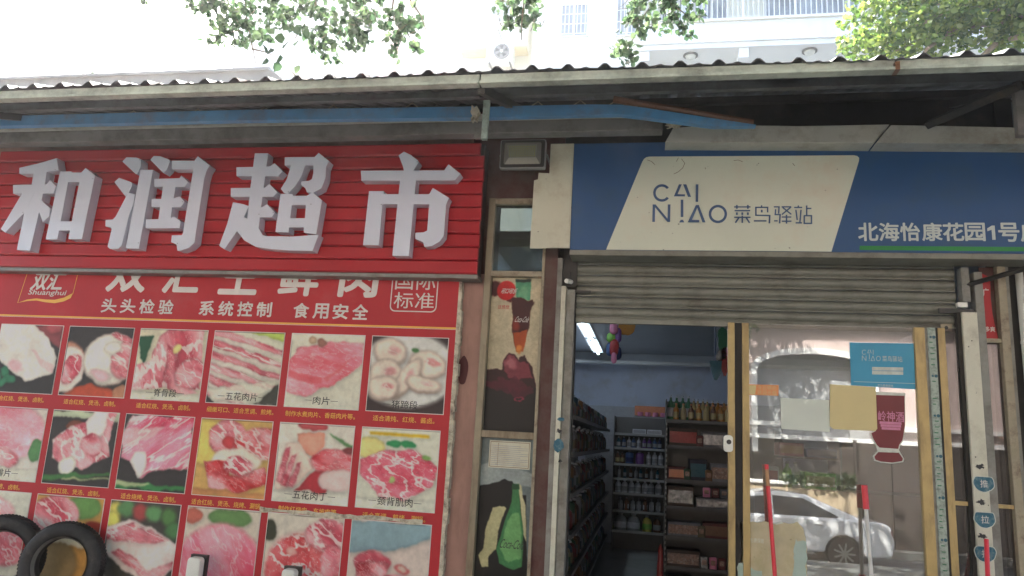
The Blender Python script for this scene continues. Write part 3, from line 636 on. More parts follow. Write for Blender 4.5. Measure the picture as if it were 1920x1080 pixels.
for r, (zt, zb, dx) in enumerate(rows):
    for c in range(6):
        x0 = -4.973+0.6112*c+dx; x1 = x0+0.550
        obj('white_border', BX(x0-0.005, x1+0.005, YB-0.002, YB, zb-0.005, zt+0.005), 'print_white', bd)
        kinds[r][c]().speck(r*10+c, 0.03).mesh('printed_photo', x0, x1, zb, zt, YB-0.0035, 'print_photo', bd)
        if r < 2:
            s = caps[r][c]; wd = 0.040*len(s)
            wd = min(wd, 0.54); xc = (x0+x1)/2
            text(s, xc-wd/2, xc+wd/2, zb-0.068, zb-0.030, YB-0.003, 'print_gold', bd, bold=0.012, name='caption')
            if names[r][c]:
                wd = 0.062*len(names[r][c])
                text(names[r][c], xc-wd/2, xc+wd/2, zb+0.022, zb+0.078, YB-0.006, 'print_black', bd, bold=0.006, name='caption')
                for sg_ in (-1, 1):
                    e = xc+sg_*(wd/2+0.035); obj('caption_dash', BX(e-0.027, e+0.027, YB-0.0062, YB-0.005, zb+0.048, zb+0.051), 'print_black', bd)
# torn strip of old backing between the second and third rows
pts = []
for x in np.linspace(-2.62, -1.45, 24): pts.append((x, 1.030+random.uniform(-0.004, 0.008)))
for x in np.linspace(-1.45, -2.62, 24): pts.append((x, 1.005+random.uniform(-0.012, 0.006)))
obj('torn_strip', MB().flat(pts, YB-0.0075), 'peeled_edge', bd)
# headline, running up behind the sign
for ch, px0, px1 in (('双', 198, 268), ('汇', 303, 368), ('王', 410, 478), ('鲜', 521, 592), ('肉', 635, 704)):
    a = P(px0, 552, YB).x; b = P(px1, 552, YB).x
    text(ch, a, b, 2.530, 2.790, YB-0.004, 'print_white', bd, bold=0.045, shear=0.06)
for s, a, b in (('头头检验', 188, 331), ('系统控制', 372, 516), ('食用安全', 549, 697)):
    for k, ch in enumerate(s):
        w_ = (b-a)/4; xa = P(a+w_*k+2, 583, YB).x; xb = P(a+w_*(k+1)-7, 584, YB).x
        text(ch, xa, xb, 2.362, 2.468, YB-0.004, 'print_white', bd, bold=0.032)
# round-cornered stamp
def rrect(x0, x1, z0, z1, r, n=5):
    out = []
    for cx, cz, a0 in ((x1-r, z1-r, 0), (x0+r, z1-r, 90), (x0+r, z0+r, 180), (x1-r, z0+r, 270)):
        for k in range(n+1):
            t = R_(a0+90*k/n); out.append((cx+r*math.cos(t), cz+r*math.sin(t)))
    return out
def ring(mb, outer, inner, y):
    n = len(outer); mb.add([(x, y, z) for x, z in outer]+[(x, y, z) for x, z in inner], [(i, (i+1) % n, (i+1) % n+n, i+n) for i in range(n)])
mb = MB(); ring(mb, rrect(-1.812, -1.468, 2.425, 2.80, 0.04), rrect(-1.804, -1.476, 2.433, 2.79, 0.034), YB-0.004)
obj('stamp_outline', mb, 'print_white', bd)
text('国际', -1.785, -1.49, 2.585, 2.725, YB-0.0045, 'print_white', bd, bold=0.004)
text('标准', -1.785, -1.49, 2.450, 2.565, YB-0.0045, 'print_white', bd, bold=0.004)
# flag shaped logo
def zpt(x, y): q = P(x/3.484, 490+y/3.484, YB); return (q.x, q.z)
mb = MB()
for k, pr in enumerate((((185,65),(118,272)),((515,65),(478,215)))):
    a, b = zpt(*pr[0]), zpt(*pr[1]); stroke(mb, [a, b], 0.005, YB-0.004)
obj('logo_outline', mb, 'print_gold', bd)
up_ = [zpt(x, y) for x, y in ((118,272),(180,250),(240,243),(300,250),(360,252),(420,238),(465,215),(478,210))]
dn_ = [zpt(x, y) for x, y in ((465,240),(420,262),(360,274),(300,268),(240,256),(180,260))]
obj('logo_swoosh', MB().flat(up_+dn_, YB-0.0045), 'print_gold', bd)
a = zpt(198,185); b = zpt(440,75)
text('双汇', a[0], b[0]-0.03, a[1], b[1], YB-0.005, 'print_white', bd, bold=0.035, shear=0.25)
a = zpt(182,222); b = zpt(432,190)
text('Shuanghui', a[0], b[0], a[1]-0.006, b[1], YB-0.005, 'print_white', bd, bold=0.02, shear=0.25)

# ------------------------------------------------------------------ narrow posters and window between the shops
nw = thing('narrow_window_bay', 'narrow bay between the shops with a dark pane above two framed drinks posters', 'window')
fx0, fx1 = -1.145, -0.725
obj('frame', BX(fx0, -1.098, -0.045, 0.05, 0.2, 3.27), 'tan_frame', nw, bevel=0.003)
obj('frame', BX(-0.742, -0.722, -0.035, 0.05, 0.2, 3.255), 'old_frame', nw, bevel=0.002)
obj('frame', BX(-1.098, -0.742, -0.040, 0.05, 3.228, 3.268), 'old_frame', nw, bevel=0.002)
obj('crossbar', BX(-1.098, -0.742, -0.040, 0.05, 2.700, 2.738), 'old_frame', nw, bevel=0.002)
obj('crossbar', BX(-1.098, -0.742, -0.040, 0.05, 1.592, 1.638), 'tan_frame', nw, bevel=0.002)
obj('pane', BX(-1.098, -0.742, 0.0, 0.006, 2.738, 3.228), 'dark_glass', nw)
obj('backing', BX(-1.10, -0.74, 0.012, 0.03, 0.2, 2.72), 'dark_metal', nw)
obj('pillar', BX(-0.722, -0.635, -0.02, 0.2, 0.2, 3.268), 'brown_paint', nw)

CRE = (0.64, 0.60, 0.50)
p = Paint(110, 330, CRE); p.deep = False
def q5(pts): return [((x-(190-55*(y-475)/860))/300, (y-475)/860) for x, y in pts]
def e5(x, y, rx, ry): a = q5([(x, y)])[0]; return a[0], a[1], rx/300, ry/860
p.ell(*e5(205,530,45,45), (0.25,0.07,0.07), soft=0.3); p.ell(*e5(300,600,30,20), (0.3,0.08,0.08))
p.poly(q5([(330,488),(425,488),(420,600),(335,595)]), (0.25,0.48,0.36), warp=0.3); p.ell(*e5(380,560,30,40), (0.45,0.62,0.48), soft=0.8, a=0.6)
p.poly(q5([(330,482),(430,482),(420,500),(335,500)]), (0.08,0.12,0.10), warp=0.2)
p.poly(q5([(300,590),(340,592),(435,600),(430,640),(418,680),(412,760),(395,800),(370,900),(335,905),(325,860),(308,790),(312,690)]), (0.22,0.09,0.07), warp=0.5)
p.poly(q5([(312,790),(400,770),(375,905),(335,908)]), (0.60,0.26,0.10), warp=0.6, a=0.9); p.ell(*e5(350,880,18,40), (0.72,0.44,0.20), soft=0.6); p.ell(*e5(335,740,20,30), (0.42,0.14,0.10), soft=0.6)
p.ell(*e5(415,620,25,18), (0.20,0.09,0.08), soft=0.4)
p.poly(q5([(262,940),(290,905),(350,935),(380,925),(430,985),(445,1080),(440,1400),(60,1400),(90,1040),(200,1000),(250,995)]), (0.17,0.05,0.08), warp=0.6)
p.poly(q5([(265,940),(295,915),(400,960),(430,1040),(330,1060),(260,1010)]), (0.46,0.20,0.24), a=0.8, warp=0.8); p.ell(*e5(300,960,30,22), (0.58,0.34,0.36), soft=0.8)
p.poly(q5([(60,1110),(445,1110),(445,1400),(60,1400)]), (0.085,0.075,0.08), a=0.9); p.poly(q5([(110,1080),(330,1040),(430,1120),(380,1150),(150,1110)]), (0.30,0.10,0.16), a=0.7)
p.ell(*e5(345,1160,30,18), (0.50,0.14,0.24), soft=0.2); p.ell(*e5(345,1160,20,10), (0.1,0.07,0.08), soft=0.2)
p.ell(*e5(275,550,57,56), (0.66,0.08,0.10), soft=0.05, warp=0)
pst = p.speck(5, 0.04).mesh('printed_poster', -1.096, -0.744, 1.64, 2.698, 0.010, 'print_film', nw)
text('可口可乐', -1.035, -0.925, 2.585, 2.622, 0.0085, 'print_white', nw, bold=0.02, shear=0.5)
text('这感觉', -1.045, -0.965, 2.475, 2.503, 0.0085, 'poster_red', nw, bold=0.01)
text('Coca-Cola', -0.925, -0.83, 2.385, 2.425, 0.0085, 'print_white', nw, shear=0.5)
p = Paint(110, 370, (0.36, 0.40, 0.40)); p.deep = False
def q6(pts): return [((x-(115-50*(y-320)/760))/318, (y-320)/1055) for x, y in pts]
p.poly(q6([(80,600),(80,490),(200,440),(420,520),(420,600),(250,570)]), (0.50,0.53,0.52), warp=0.4)
p.poly(q6([(60,610),(250,563),(300,560),(340,640),(380,640),(380,1400),(0,1400),(60,1000)]), (0.055,0.05,0.055), warp=0.3)
p.poly(q6([(180,715),(262,712),(212,850),(200,950),(150,1000),(150,1060),(110,1060),(88,995),(120,950),(130,850)]), (0.62,0.60,0.45), warp=0.3)
p.poly(q6([(330,572),(355,590),(360,650),(378,700),(380,900),(360,860),(345,700)]), (0.66,0.64,0.50), warp=0.2)
p.poly(q6([(300,580),(335,580),(340,650),(345,720),(362,840),(362,920),(350,1040),(300,1060),(215,1030),(198,950),(232,850),(262,760),(292,680)]), (0.20,0.40,0.24), warp=0.2)
p.poly(q6([(300,740),(335,740),(350,860),(345,1000),(250,1010),(225,940),(250,840)]), (0.40,0.58,0.36), warp=0.5, a=0.8)
p.poly(q6([(296,578),(340,578),(342,610),(294,612)]), (0.10,0.24,0.14), warp=0.1)
p.speck(8, 0.04).mesh('printed_poster', -1.096, -0.744, 0.40, 1.590, 0.010, 'print_film', nw)
a = P(932, 1023, 0.01); b = P(977, 1008, 0.01)
text('Coca-Cola', a.x+0.012, b.x+0.014, a.z-0.012, a.z+0.045, 0.0085, 'print_black', nw, shear=0.35)
nt_ = thing('paper_notice', 'cream notice sheet with a ruled table behind the glass above the green bottle', 'notice')
obj('sheet', BX(-1.045, -0.765, 0.0055, 0.0075, 1.395, 1.575), 'panel_cream', nt_)
mb = MB(); ring(mb, rrect(-1.038, -0.772, 1.402, 1.568, 0.002, 1), rrect(-1.035, -0.775, 1.405, 1.565, 0.002, 1), 0.005)
obj('border', mb, 'item_brown', nt_)
mb = MB()
for k in range(11): z = 1.415+k*0.0125; mb.flat([(-1.03, z), (-0.78-0.05*(k % 3 == 1), z), (-0.78-0.05*(k % 3 == 1), z+0.003), (-1.03, z+0.003)], 0.0048)
obj('printed_lines', mb, 'item_grey', nt_)
mb = MB(); mb.flat([(-0.985, 1.41), (-0.983, 1.41), (-0.983, 1.56), (-0.985, 1.56)], 0.0046); obj('printed_rule', mb, 'item_brown', nt_)

# ------------------------------------------------------------------ floodlight
fl = thing('floodlight', 'square grey led floodlight fixed beside the blue sign', 'lamp')
m_ = MB(); m_.prism(rrect(-1.03, -0.715, 3.395, 3.602, 0.012, 3), -0.300, -0.255); obj('housing', m_, 'flood_body', fl, bevel=0.003)
mb = MB(); ring(mb, rrect(-1.024, -0.721, 3.401, 3.596, 0.012, 3), rrect(-1.000, -0.745, 3.422, 3.578, 0.010, 3), -0.3035); obj('rim', mb, 'dark_metal', fl)
mb = MB(); mb.add([(-0.995,-0.3025,3.425),(-0.750,-0.3025,3.425),(-0.778,-0.3022,3.472),(-0.967,-0.3022,3.472)], [(0,1,2,3)]); obj('reflector', mb, 'flood_reflector', fl)
mb = MB(); mb.add([(-0.967,-0.3022,3.474),(-0.778,-0.3022,3.474),(-0.775,-0.3022,3.565),(-0.985,-0.3022,3.565)], [(0,1,2,3)]); obj('led_board', mb, 'led_board', fl)
mb = MB()
for i in range(12):
    for j in range(6): mb.box(-0.965+i*0.0155, -0.959+i*0.0155, -0.3032, -0.3026, 3.480+j*0.0135, 3.486+j*0.0135)
o_ = obj('led_chips', mb, 'item_yellow', fl, kind='stuff')
obj('lens', BX(-1.0, -0.745, -0.309, -0.3062, 3.422, 3.578), 'poster_glass', fl)
obj('bracket', MB().tube([(-1.035,-0.27,3.50),(-1.035,-0.12,3.50),(-1.035,0.0,3.50)], 0.008).tube([(-0.71,-0.27,3.50),(-0.71,-0.12,3.50),(-0.71,0.0,3.50)], 0.008), 'grey_metal', fl)
mb = MB()
for k in range(9): mb.box(-1.01+k*0.034, -1.004+k*0.034, -0.255, -0.215, 3.42, 3.58)
obj('cooling_fins', mb, 'flood_body', fl)

# ------------------------------------------------------------------ parcel station sign
ps = thing('parcel_station_sign', 'dark blue fascia sign with a slanted cream field and blue logo lettering', 'sign')
YS = -0.205
SX0, SX1, SZ0, SZ1 = -0.533, 3.4, 2.852, 3.605
obj('panel', BX(SX0, SX1, YS, -0.03, SZ0, SZ1), 'sign_blue', ps)
obj('bottom_trim', BX(SX0-0.002, SX1, YS-0.006, -0.02, SZ0-0.038, SZ0-0.002), 'shutter_steel', ps, bevel=0.003)
def sp(px, py, Y=YS): q = P(px, py, Y); return (q.x, q.z)
poly = [(-0.292, SZ0+0.002), (-0.300, SZ0+0.002)]
tl, tr = (-0.075, 3.497), (1.302, 3.490)
poly = [(-0.292, SZ0+0.001), (1.115, SZ0+0.001), (1.298, 3.455), (1.300, 3.475), (1.288, 3.488), (1.268, 3.493), (-0.020, 3.503), (-0.042, 3.499), (-0.058, 3.486), (-0.070, 3.462)]
obj('cream_field', MB().flat(poly, YS-0.003), 'sign_cream', ps)
mb = MB()
for k_, pts_ in enumerate(([(1278,298),(1284,306),(1280,315),(1272,322),(1264,326)], [(1272,296),(1268,303)], [(1376,301),(1384,300),(1392,303)], [(1486,306),(1490,311)], [(1214,300),(1222,303),(1228,309)], [(1322,314),(1323,317)])):
    q_ = [sp(x_, y_, YS-0.004) for x_, y_ in pts_]; stroke(mb, q_, 0.0035, YS-0.0035)
obj('grime_marks', mb, 'peeled_dark', ps, kind='stuff')
def L(x, y): return sp(1200+x/5.647, 330+y/5.647)
mb = MB(); YL = YS-0.005
def arc(cx, cy, r, a0, a1, n): return [L(cx+r*math.cos(R_(a0+(a1-a0)*k/n)), cy+r*math.sin(R_(a0+(a1-a0)*k/n))) for k in range(n+1)]
def arcring(mb, cx, cy, ro, ri, a0, a1, n, y):
    o = arc(cx, cy, ro, a0, a1, n); i_ = arc(cx, cy, ri, a0, a1, n)
    mb.add([(x, y, z) for x, z in o]+[(x, y, z) for x, z in i_], [(k, k+n+1, k+n+2, k+1) for k in range(n)])
arcring(mb, 232, 182, 93, 66, 38, 322, 26, YL); arcring(mb, 824, 405, 97, 70, 0, 360, 32, YL)
def poly5(pts): mb.flat([L(*q) for q in pts], YL-0.00015*(len(mb.f) % 40))
for q in ([(412,92),(442,92),(398,196),(475,198),(475,220),(358,220)], [(455,92),(490,92),(540,225),(508,225)], [(590,92),(618,92),(614,278),(588,278)],
          [(134,305),(160,305),(158,490),(130,490)], [(134,305),(165,305),(320,490),(290,490)], [(294,305),(322,305),(318,490),(290,490)],
          [(430,255),(458,255),(458,438),(430,438)], [(430,468),(456,468),(468,496),(414,496)], [(590,312),(618,312),(550,468),(628,470),(625,495),(504,495)], [(595,312),(622,312),(692,495),(660,495)]): poly5(q)
for a, b, w_ in (((995,332),(1168,332),14),((1024,312),(1024,352),16),((1140,312),(1140,352),16),((1000,372),(1165,372),15),((1024,390),(1024,417),18),((1081,390),(1081,417),18),((1140,390),(1140,417),18),
          ((995,442),(1168,442),14),((1081,425),(1081,502),16),((1045,445),(1008,500),16),((1122,445),(1158,502),16),
          ((1285,316),(1285,336),14),((1218,335),(1358,335),15),((1226,335),(1226,425),15),((1220,418),(1380,422),15),((1350,330),(1350,388),14),((1288,360),(1288,388),18),((1372,418),(1368,504),16),((1205,478),(1338,478),15),
          ((1415,330),(1478,330),14),((1471,325),(1466,402),14),((1434,355),(1430,418),14),((1424,412),(1490,412),14),((1482,405),(1476,505),15),((1418,478),(1456,478),14),((1497,330),(1600,330),14),((1597,332),(1500,412),14),((1508,336),(1600,410),14),((1498,438),(1600,438),14),((1498,482),(1602,482),14),((1549,415),(1549,508),15),
          ((1676,316),(1672,335),14),((1630,337),(1715,337),14),((1648,362),(1662,470),14),((1702,362),(1690,495),14),((1645,500),(1712,500),15),((1762,316),(1762,425),14),((1762,348),(1812,348),14),((1730,425),(1820,425),15),((1736,425),(1736,512),15),((1730,506),(1818,506),15),((1812,425),(1812,512),15)):
    pa, pb = L(*a), L(*b); wd = w_/5.647/1390*4.9
    stroke(mb, [pa, pb], wd, YL)
obj('logo_lettering', mb, 'logo_blue', ps)
for k, ch in enumerate('北海怡康花园1号店'):
    xs = [(112,322),(338,552),(570,778),(808,1020),(1036,1258),(1275,1488),(1512,1606),(1640,1860),(1880,2100)][k]
    a = sp(1590+xs[0]/5.818, 430); b = sp(1590+xs[1]/5.818, 432)
    zb = sp(1590+xs[0]/5.818, 400+(292 if k < 6 else 300)/5.818)[1]; zt = sp(1590+xs[0]/5.818, 400+(108 if k != 6 else 145)/5.818)[1]
    if ch == '1':
        w1, h1 = b[0]-a[0], zt-zb
        obj('lettering', MB().flat([(a[0]+u_*w1, zb+0.006+v_*h1) for u_, v_ in ((0.55, 0), (0.95, 0), (0.95, 1), (0.62, 1), (0.05, 0.80), (0.05, 0.60), (0.55, 0.70))], YS-0.003), 'text_pale', ps)
        continue
    text(ch, a[0], b[0], zb-0.004, zt, YS-0.003, 'text_pale', ps, bold=0.03)
obj('green_stripe', MB().flat([(1.283, 2.893), (SX1, 2.893), (SX1, SZ0+0.014), (1.28, SZ0+0.014)], YS-0.003), 'stripe_green', ps)
# cream side panels beside the sign
sp1 = thing('cream_side_panel', 'stained cream sheet panel closing the left end of the blue sign', 'panel')
obj('sheet', BX(-0.697, -0.536, -0.198, -0.185, 2.865, 3.610), 'panel_cream', sp1)
obj('sheet', MB().prism([(-0.806, 2.862), (-0.6975, 2.862), (-0.6975, 3.395), (-0.772, 3.400), (-0.775, 3.352), (-0.802, 3.345)], -0.196, -0.183), 'panel_cream', sp1)

# ------------------------------------------------------------------ roller shutter
rs = thing('roller_shutter', 'half lowered grey steel roller shutter above the shop door', 'shutter')
NSH = 7; z1 = 2.432; pz = 0.0755
for i in range(NSH):
    z0 = z1+i*pz; x0, x1 = -0.50, 1.905
    prof = []
    for k in range(9):
        t = k/8; prof.append((0.045-0.016*math.sin(math.pi*t)**0.7-0.004, z0+0.020+0.053*t))
    prof += [(0.052, z0+0.0745), (0.052, z0+0.002), (0.036, z0+0.002), (0.034, z0+0.010), (0.044, z0+0.017)]
    n = len(prof); mb = MB()
    mb.add([(x0, y, z) for y, z in prof]+[(x1, y, z) for y, z in prof], [tuple(range(n-1, -1, -1)), tuple(range(n, 2*n))]+[(j, (j+1) % n, (j+1) % n+n, j+n) for j in range(n)])
    obj('slat', mb, 'shutter_steel', rs)
obj('bottom_bar', BX(-0.50, 1.905, 0.018, 0.055, 2.395, 2.430), 'shutter_steel', rs, bevel=0.003)
obj('locking_plate', BX(1.80, 1.865, 0.012, 0.018, 2.402, 2.448), 'old_frame', rs)
obj('lock_cylinder', MB().tube([(1.832, 0.010, 2.425), (1.832, 0.020, 2.425)], 0.011, 12), 'dark_metal', rs)
obj('shutter_box', BX(-0.52, 2.10, 0.0, 0.40, 2.962, 2.978), 'dark_metal', rs)
obj('guide_rail', BX(-0.634, -0.501, 0.0705, 0.12, 0.2, 3.0), 'dark_gap', rs)
obj('guide_rail', BX(-0.60, -0.501, 0.02, 0.07, 2.645, 2.975), 'dark_metal', rs)
obj('guide_rail', BX(-0.565, -0.508, -0.005, 0.07, 0.2, 2.62), 'post_grey', rs, bevel=0.003)
obj('guide_bracket', BX(1.79, 1.99, -0.006, 0.01, 2.515, 2.545), 'dark_metal', rs)
obj('guide_bracket', BX(1.90, 1.955, -0.010, 0.03, 2.555, 2.585), 'plastic_white', rs)
obj('guide_bracket', BX(-0.545, -0.40, -0.004, 0.012, 2.600, 2.615), 'dark_metal', rs)
cm = thing('small_camera', 'tiny pale bullet camera on the post at the top left of the doorway', 'camera')
obj('body', MB().tube([(-0.560, -0.10, 2.660), (-0.535, -0.03, 2.668)], 0.016, 12), 'plastic_white', cm)
obj('mount', BX(-0.56, -0.545, -0.03, -0.005, 2.66, 2.74), 'dark_metal', cm)

# posts either side of the door
pl = thing('door_post', 'pale cream door post with worn blue stickers left of the open doorway', 'post')
obj('post', BX(-0.600, -0.568, -0.03, 0.07, 0.2, 2.64), 'post_white', pl, bevel=0.003)
obj('post', BX(-0.634, -0.6005, -0.025, 0.07, 0.2, 2.84), 'post_grey', pl, bevel=0.002)
def blob(cx, cz, rx, rz, n=26, j=0.12, seed=1):
    r = random.Random(seed); ph_ = [r.uniform(0, 6.28) for _ in range(4)]
    return [(cx+rx*math.cos(t)*(1+j*math.sin(3*t+ph_[0])*0.6+j*0.5*math.sin(7*t+ph_[1])), cz+rz*math.sin(t)*(1+j*math.sin(4*t+ph_[2])*0.6+j*0.4*math.sin(9*t+ph_[3]))) for t in np.linspace(0, 2*math.pi, n+1)[:-1]]
a = P(1047, 835, -0.03)
obj('sticker', MB().flat(blob(a.x, a.z, 0.034, 0.043, seed=3), -0.0325), 'sticker_teal', pl)
a = P(1052, 786, -0.03); obj('sticker', MB().flat(blob(a.x, a.z, 0.024, 0.012, seed=5), -0.0325), 'sticker_teal', pl)
for px, py, s_ in ((1048, 808, 0.016), (1050, 864, 0.012)):
    a = P(px, py, -0.03); obj('sticker', MB().flat(blob(a.x, a.z, s_, s_*0.8, j=0.5, seed=px), -0.0325), 'print_black', pl)
pr = thing('door_post', 'broad cream door post with round blue push and pull stickers right of the glass door', 'post')
obj('post', BX(1.912, 1.998, -0.03, 0.07, 0.2, 2.52), 'post_white', pr, bevel=0.003)
obj('post', BX(1.9985, 2.045, -0.022, 0.07, 0.2, 2.78), 'post_grey', pr, bevel=0.002)
obj('post', BX(1.888, 1.911, -0.01, 0.07, 0.2, 2.52), 'dark_gap', pr)
obj('post', BX(1.93, 1.975, -0.01, 0.07, 2.59, 2.81), 'post_grey', pr)
for px, py, ch in ((1844, 905, '推'), (1846, 972, '拉'), (1847, 1036, '拉')):
    a = P(px, py, -0.03); fcz = a.z
    obj('sticker', MB().flat([(q_[0], min(q_[1], fcz+0.036)) for q_ in blob(a.x, fcz, 0.060, 0.057, n=40, j=0.04, seed=px)], -0.0325), 'sticker_outline', pr)
    obj('sticker', MB().flat([(q_[0], min(q_[1], fcz+0.033)) for q_ in blob(a.x, fcz, 0.055, 0.052, n=40, j=0.04, seed=px)], -0.034), 'sticker_teal', pr)
    text(ch, a.x-0.020, a.x+0.022, fcz-0.028, fcz+0.016, -0.0355, 'print_white', pr, bold=0.005)
    c_ = obj('sticker', MB().flat(blob(a.x-0.012, fcz+0.092, 0.022, 0.014, j=0.5, seed=py), -0.033), 'print_black', pr)
for px, py in ((1822, 639), (1816, 650), (1829, 857)):
    a = P(px, py, -0.03); obj('screw', MB().disc(a.x, a.z, 0.004, -0.0315, 10), 'print_black', pr)

# ------------------------------------------------------------------ sliding glass door
gd = thing('sliding_door', 'closed sliding glass door leaf with brass coloured frame and lock', 'door')
obj('stile', BX(0.508, 0.550, -0.005, 0.045, 0.2, 2.42), 'gold_frame', gd, bevel=0.003)
obj('stile', BX(0.597, 0.640, 0.000, 0.0155, 0.2, 2.42), 'gold_frame', gd, bevel=0.003)
obj('stile', BX(1.640, 1.700, -0.005, 0.045, 0.2, 2.42), 'gold_frame', gd, bevel=0.003)
obj('bottom_rail', BX(0.551, 1.639, -0.004, 0.044, 0.2, 0.32), 'gold_frame', gd)
obj('gap_shade_strip', BX(0.551, 0.596, 0.012, 0.0155, 0.32, 2.42), 'dark_gap', gd)  # dark strip painted in for the shaded gap between the stiles
obj('glass_pane', BX(0.550, 1.640, 0.016, 0.022, 0.32, 2.42), 'door_glass', gd)
m_ = MB(); m_.prism(rrect(0.478, 0.535, 1.585, 1.690, 0.02, 4), -0.022, -0.006)
lk = obj('lock', m_, 'plastic_white', gd, bevel=0.003)
obj('keyhole', MB().tube([(0.510, -0.0265, 1.648), (0.510, -0.020, 1.648)], 0.015, 16), 'dark_metal', lk)
gf = thing('fixed_glass_panel', 'dark fixed glass strip with brass frame between the door and the cream post', 'window')
obj('frame', BX(1.775, 1.818, -0.004, 0.045, 0.2, 2.42), 'gold_frame', gf, bevel=0.003)
obj('glass_pane', BX(1.818, 1.888, 0.01, 0.016, 0.2, 2.42), 'side_glass', gf)
obj('crossbar', BX(1.818, 1.888, -0.002, 0.0095, 1.350, 1.375), 'gold_frame', gf)
obj('liner', BX(1.7625, 1.7745, -0.004, 0.05, 0.2, 2.42), 'dark_gap', gf)
obj('liner', BX(1.700, 1.7145, 0.0, 0.045, 0.2, 2.42), 'post_grey', gf)
stp = obj('sticker_strip', BX(1.715, 1.762, -0.006, 0.04, 0.2, 2.42), 'sticker_strip', gf, bevel=0.002)
mb = MB(); mb2 = MB(); k = 0
z = 2.36
while z > 0.7:
    mb.disc(1.731, z, 0.007, -0.008, 12); mb.disc(1.750, z, 0.010, -0.008, 14)
    for q in range(5):
        zz = z-0.03-q*0.035
        if random.random() < 0.8: x_ = random.uniform(1.72, 1.728); mb2.flat([(x_, zz), (x_+random.uniform(0.015, 0.03), zz), (x_+0.02, zz-0.006), (x_, zz-0.006)], -0.0078)
    z -= 0.243
obj('printed_dots', mb, 'item_teal', stp); obj('printed_marks', mb2, 'item_green', stp)

# stickers and papers on the door glass (on the street side of the pane)
YG = 0.014
def quadpx(name, pts, Y, m, parent, th=0.001): 
    pl_ = [(P(x, y, Y).x, P(x, y, Y).z) for x, y in pts]
    return obj(name, MB().prism(pl_, Y, Y+th), m, parent)
t = thing('sky_blue_sticker', 'sky blue printed sheet with white logo at the top right of the glass door', 'sticker')
quadpx('sheet', [(1593,642),(1713,644),(1716.5,730),(1596,722)], YG-0.002, 'sticker_blue', t)
def S5(x, y): return P(1360+x/4.153, 590+y/4.153, YG-0.004)
def S2(x, y):   # logo coordinates mapped onto the sheet
    u = (x-130)/(1820-130); v = (y-90)/(510-90)
    q = P(1615.5+u*76, 655.5+v*22.0+u*0.9, YG-0.0035); return (q.x, q.z)
mb = MB(); wd = 0.0034
def mini(pts): 
    for i in range(len(pts)-1): stroke(mb, [S2(*pts[i]), S2(*pts[i+1])], wd, YG-0.0035)
mini([(232+80*math.cos(R_(a)), 182+80*math.sin(R_(a))) for a in range(40, 325, 20)]); mini([(824+84*math.cos(R_(a)), 405+84*math.sin(R_(a))) for a in range(0, 361, 20)])
for q in ([(425,95),(370,210)],[(370,210),(475,210)],[(475,95),(525,220)],[(603,95),(603,278)],[(145,490),(145,310),(305,488),(305,310)],[(443,255),(443,438)],[(443,470),(443,495)],[(600,315),(520,485),(625,485)],[(608,315),(678,492)]): mini(q)
obj('logo_lettering', mb, 'text_pale', t)
a, b = S2(1000, 505), S2(1820, 315)
text('菜鸟驿站', a[0], b[0], a[1], b[1], YG-0.0035, 'text_pale', t, bold=0.01)
for ya, yb in ((407,437),(438,468)): quadpx('white_bar', [(1360+1143/4.153,590+ya/4.153),(1360+1385/4.153,590+(ya+4)/4.153),(1360+1385/4.153,590+yb/4.153),(1360+1143/4.153,590+(yb-3)/4.153)], YG-0.0035, 'sticker_outline', t)
quadpx('white_line', [(1601,715),(1716,718.8),(1716,719.6),(1601,715.8)], YG-0.0035, 'text_pale', t)
a, b = S5(1185, 562), S5(1308, 545); text('菜鸟裹裹服务', a.x, b.x, a.z, b.z, YG-0.0035, 'text_pale', t)
t = thing('yellow_paper', 'blank yellowed paper sheet taped to the glass door under the sky blue sticker', 'paper')
quadpx('sheet', [(1556.5,720.5),(1642,726),(1645,804),(1641,808),(1563,804.5),(1556,799)], YG-0.0065, 'paper_yellow', t, 0.002)
t = thing('white_paper', 'blank greenish white paper sheet on the glass door left of the yellow one', 'paper')
quadpx('sheet', [(1463.5,746),(1554.5,750),(1556,810),(1465,804)], YG-0.002, 'paper_white', t)
t = thing('orange_sticker', 'small orange printed sticker near the left edge of the glass door', 'sticker')
quadpx('sheet', [(1400,720.5),(1460,722),(1459.5,742),(1401,740)], YG-0.002, 'sticker_orange', t)
quadpx('pale_panel', [(1401.5,722),(1418,722.5),(1416,739.5),(1402,739)], YG-0.0032, 'paper_yellow', t)
a, b = P(1420, 731, YG), P(1456, 724, YG)
text('今日特价', a.x, b.x, a.z, b.z, YG-0.0035, 'paper_yellow', t); a, b = P(1420, 740, YG), P(1456, 733, YG); text('欢迎光临', a.x, b.x, a.z, b.z, YG-0.0035, 'paper_yellow', t)
t = thing('wine_glass_sticker', 'dark red goblet shaped wine sticker at the right side of the glass door', 'sticker')
def G(x, y): q = P(1360+x/4.153, 590+y/4.153, YG); return (q.x, q.z)
outl = [(1165,600),(1400,610),(1402,860),(1392,940),(1385,980),(1360,1020),(1352,1055),(1378,1100),(1392,1125),(1385,1148),(1300,1160),(1210,1152),(1160,1138),(1148,1100),(1185,1060),(1172,1020),(1140,960),(1128,918),(1165,905)]
inn = [(1172,625),(1394,632),(1396,860),(1386,935),(1378,975),(1352,1015),(1345,1045),(1200,1035),(1180,1015),(1148,960),(1136,922),(1172,905)]
obj('outline', MB().prism([G(*q) for q in outl], YG-0.0020, YG-0.001), 'sticker_outline', t)
obj('goblet', MB().flat([G(*q) for q in inn], YG-0.0032), 'sticker_wine', t)
obj('goblet_foot', MB().flat([G(*q) for q in [(1190,1070),(1350,1075),(1382,1122),(1375,1140),(1300,1152),(1215,1144),(1168,1130),(1160,1105)]], YG-0.0032), 'sticker_wine', t)
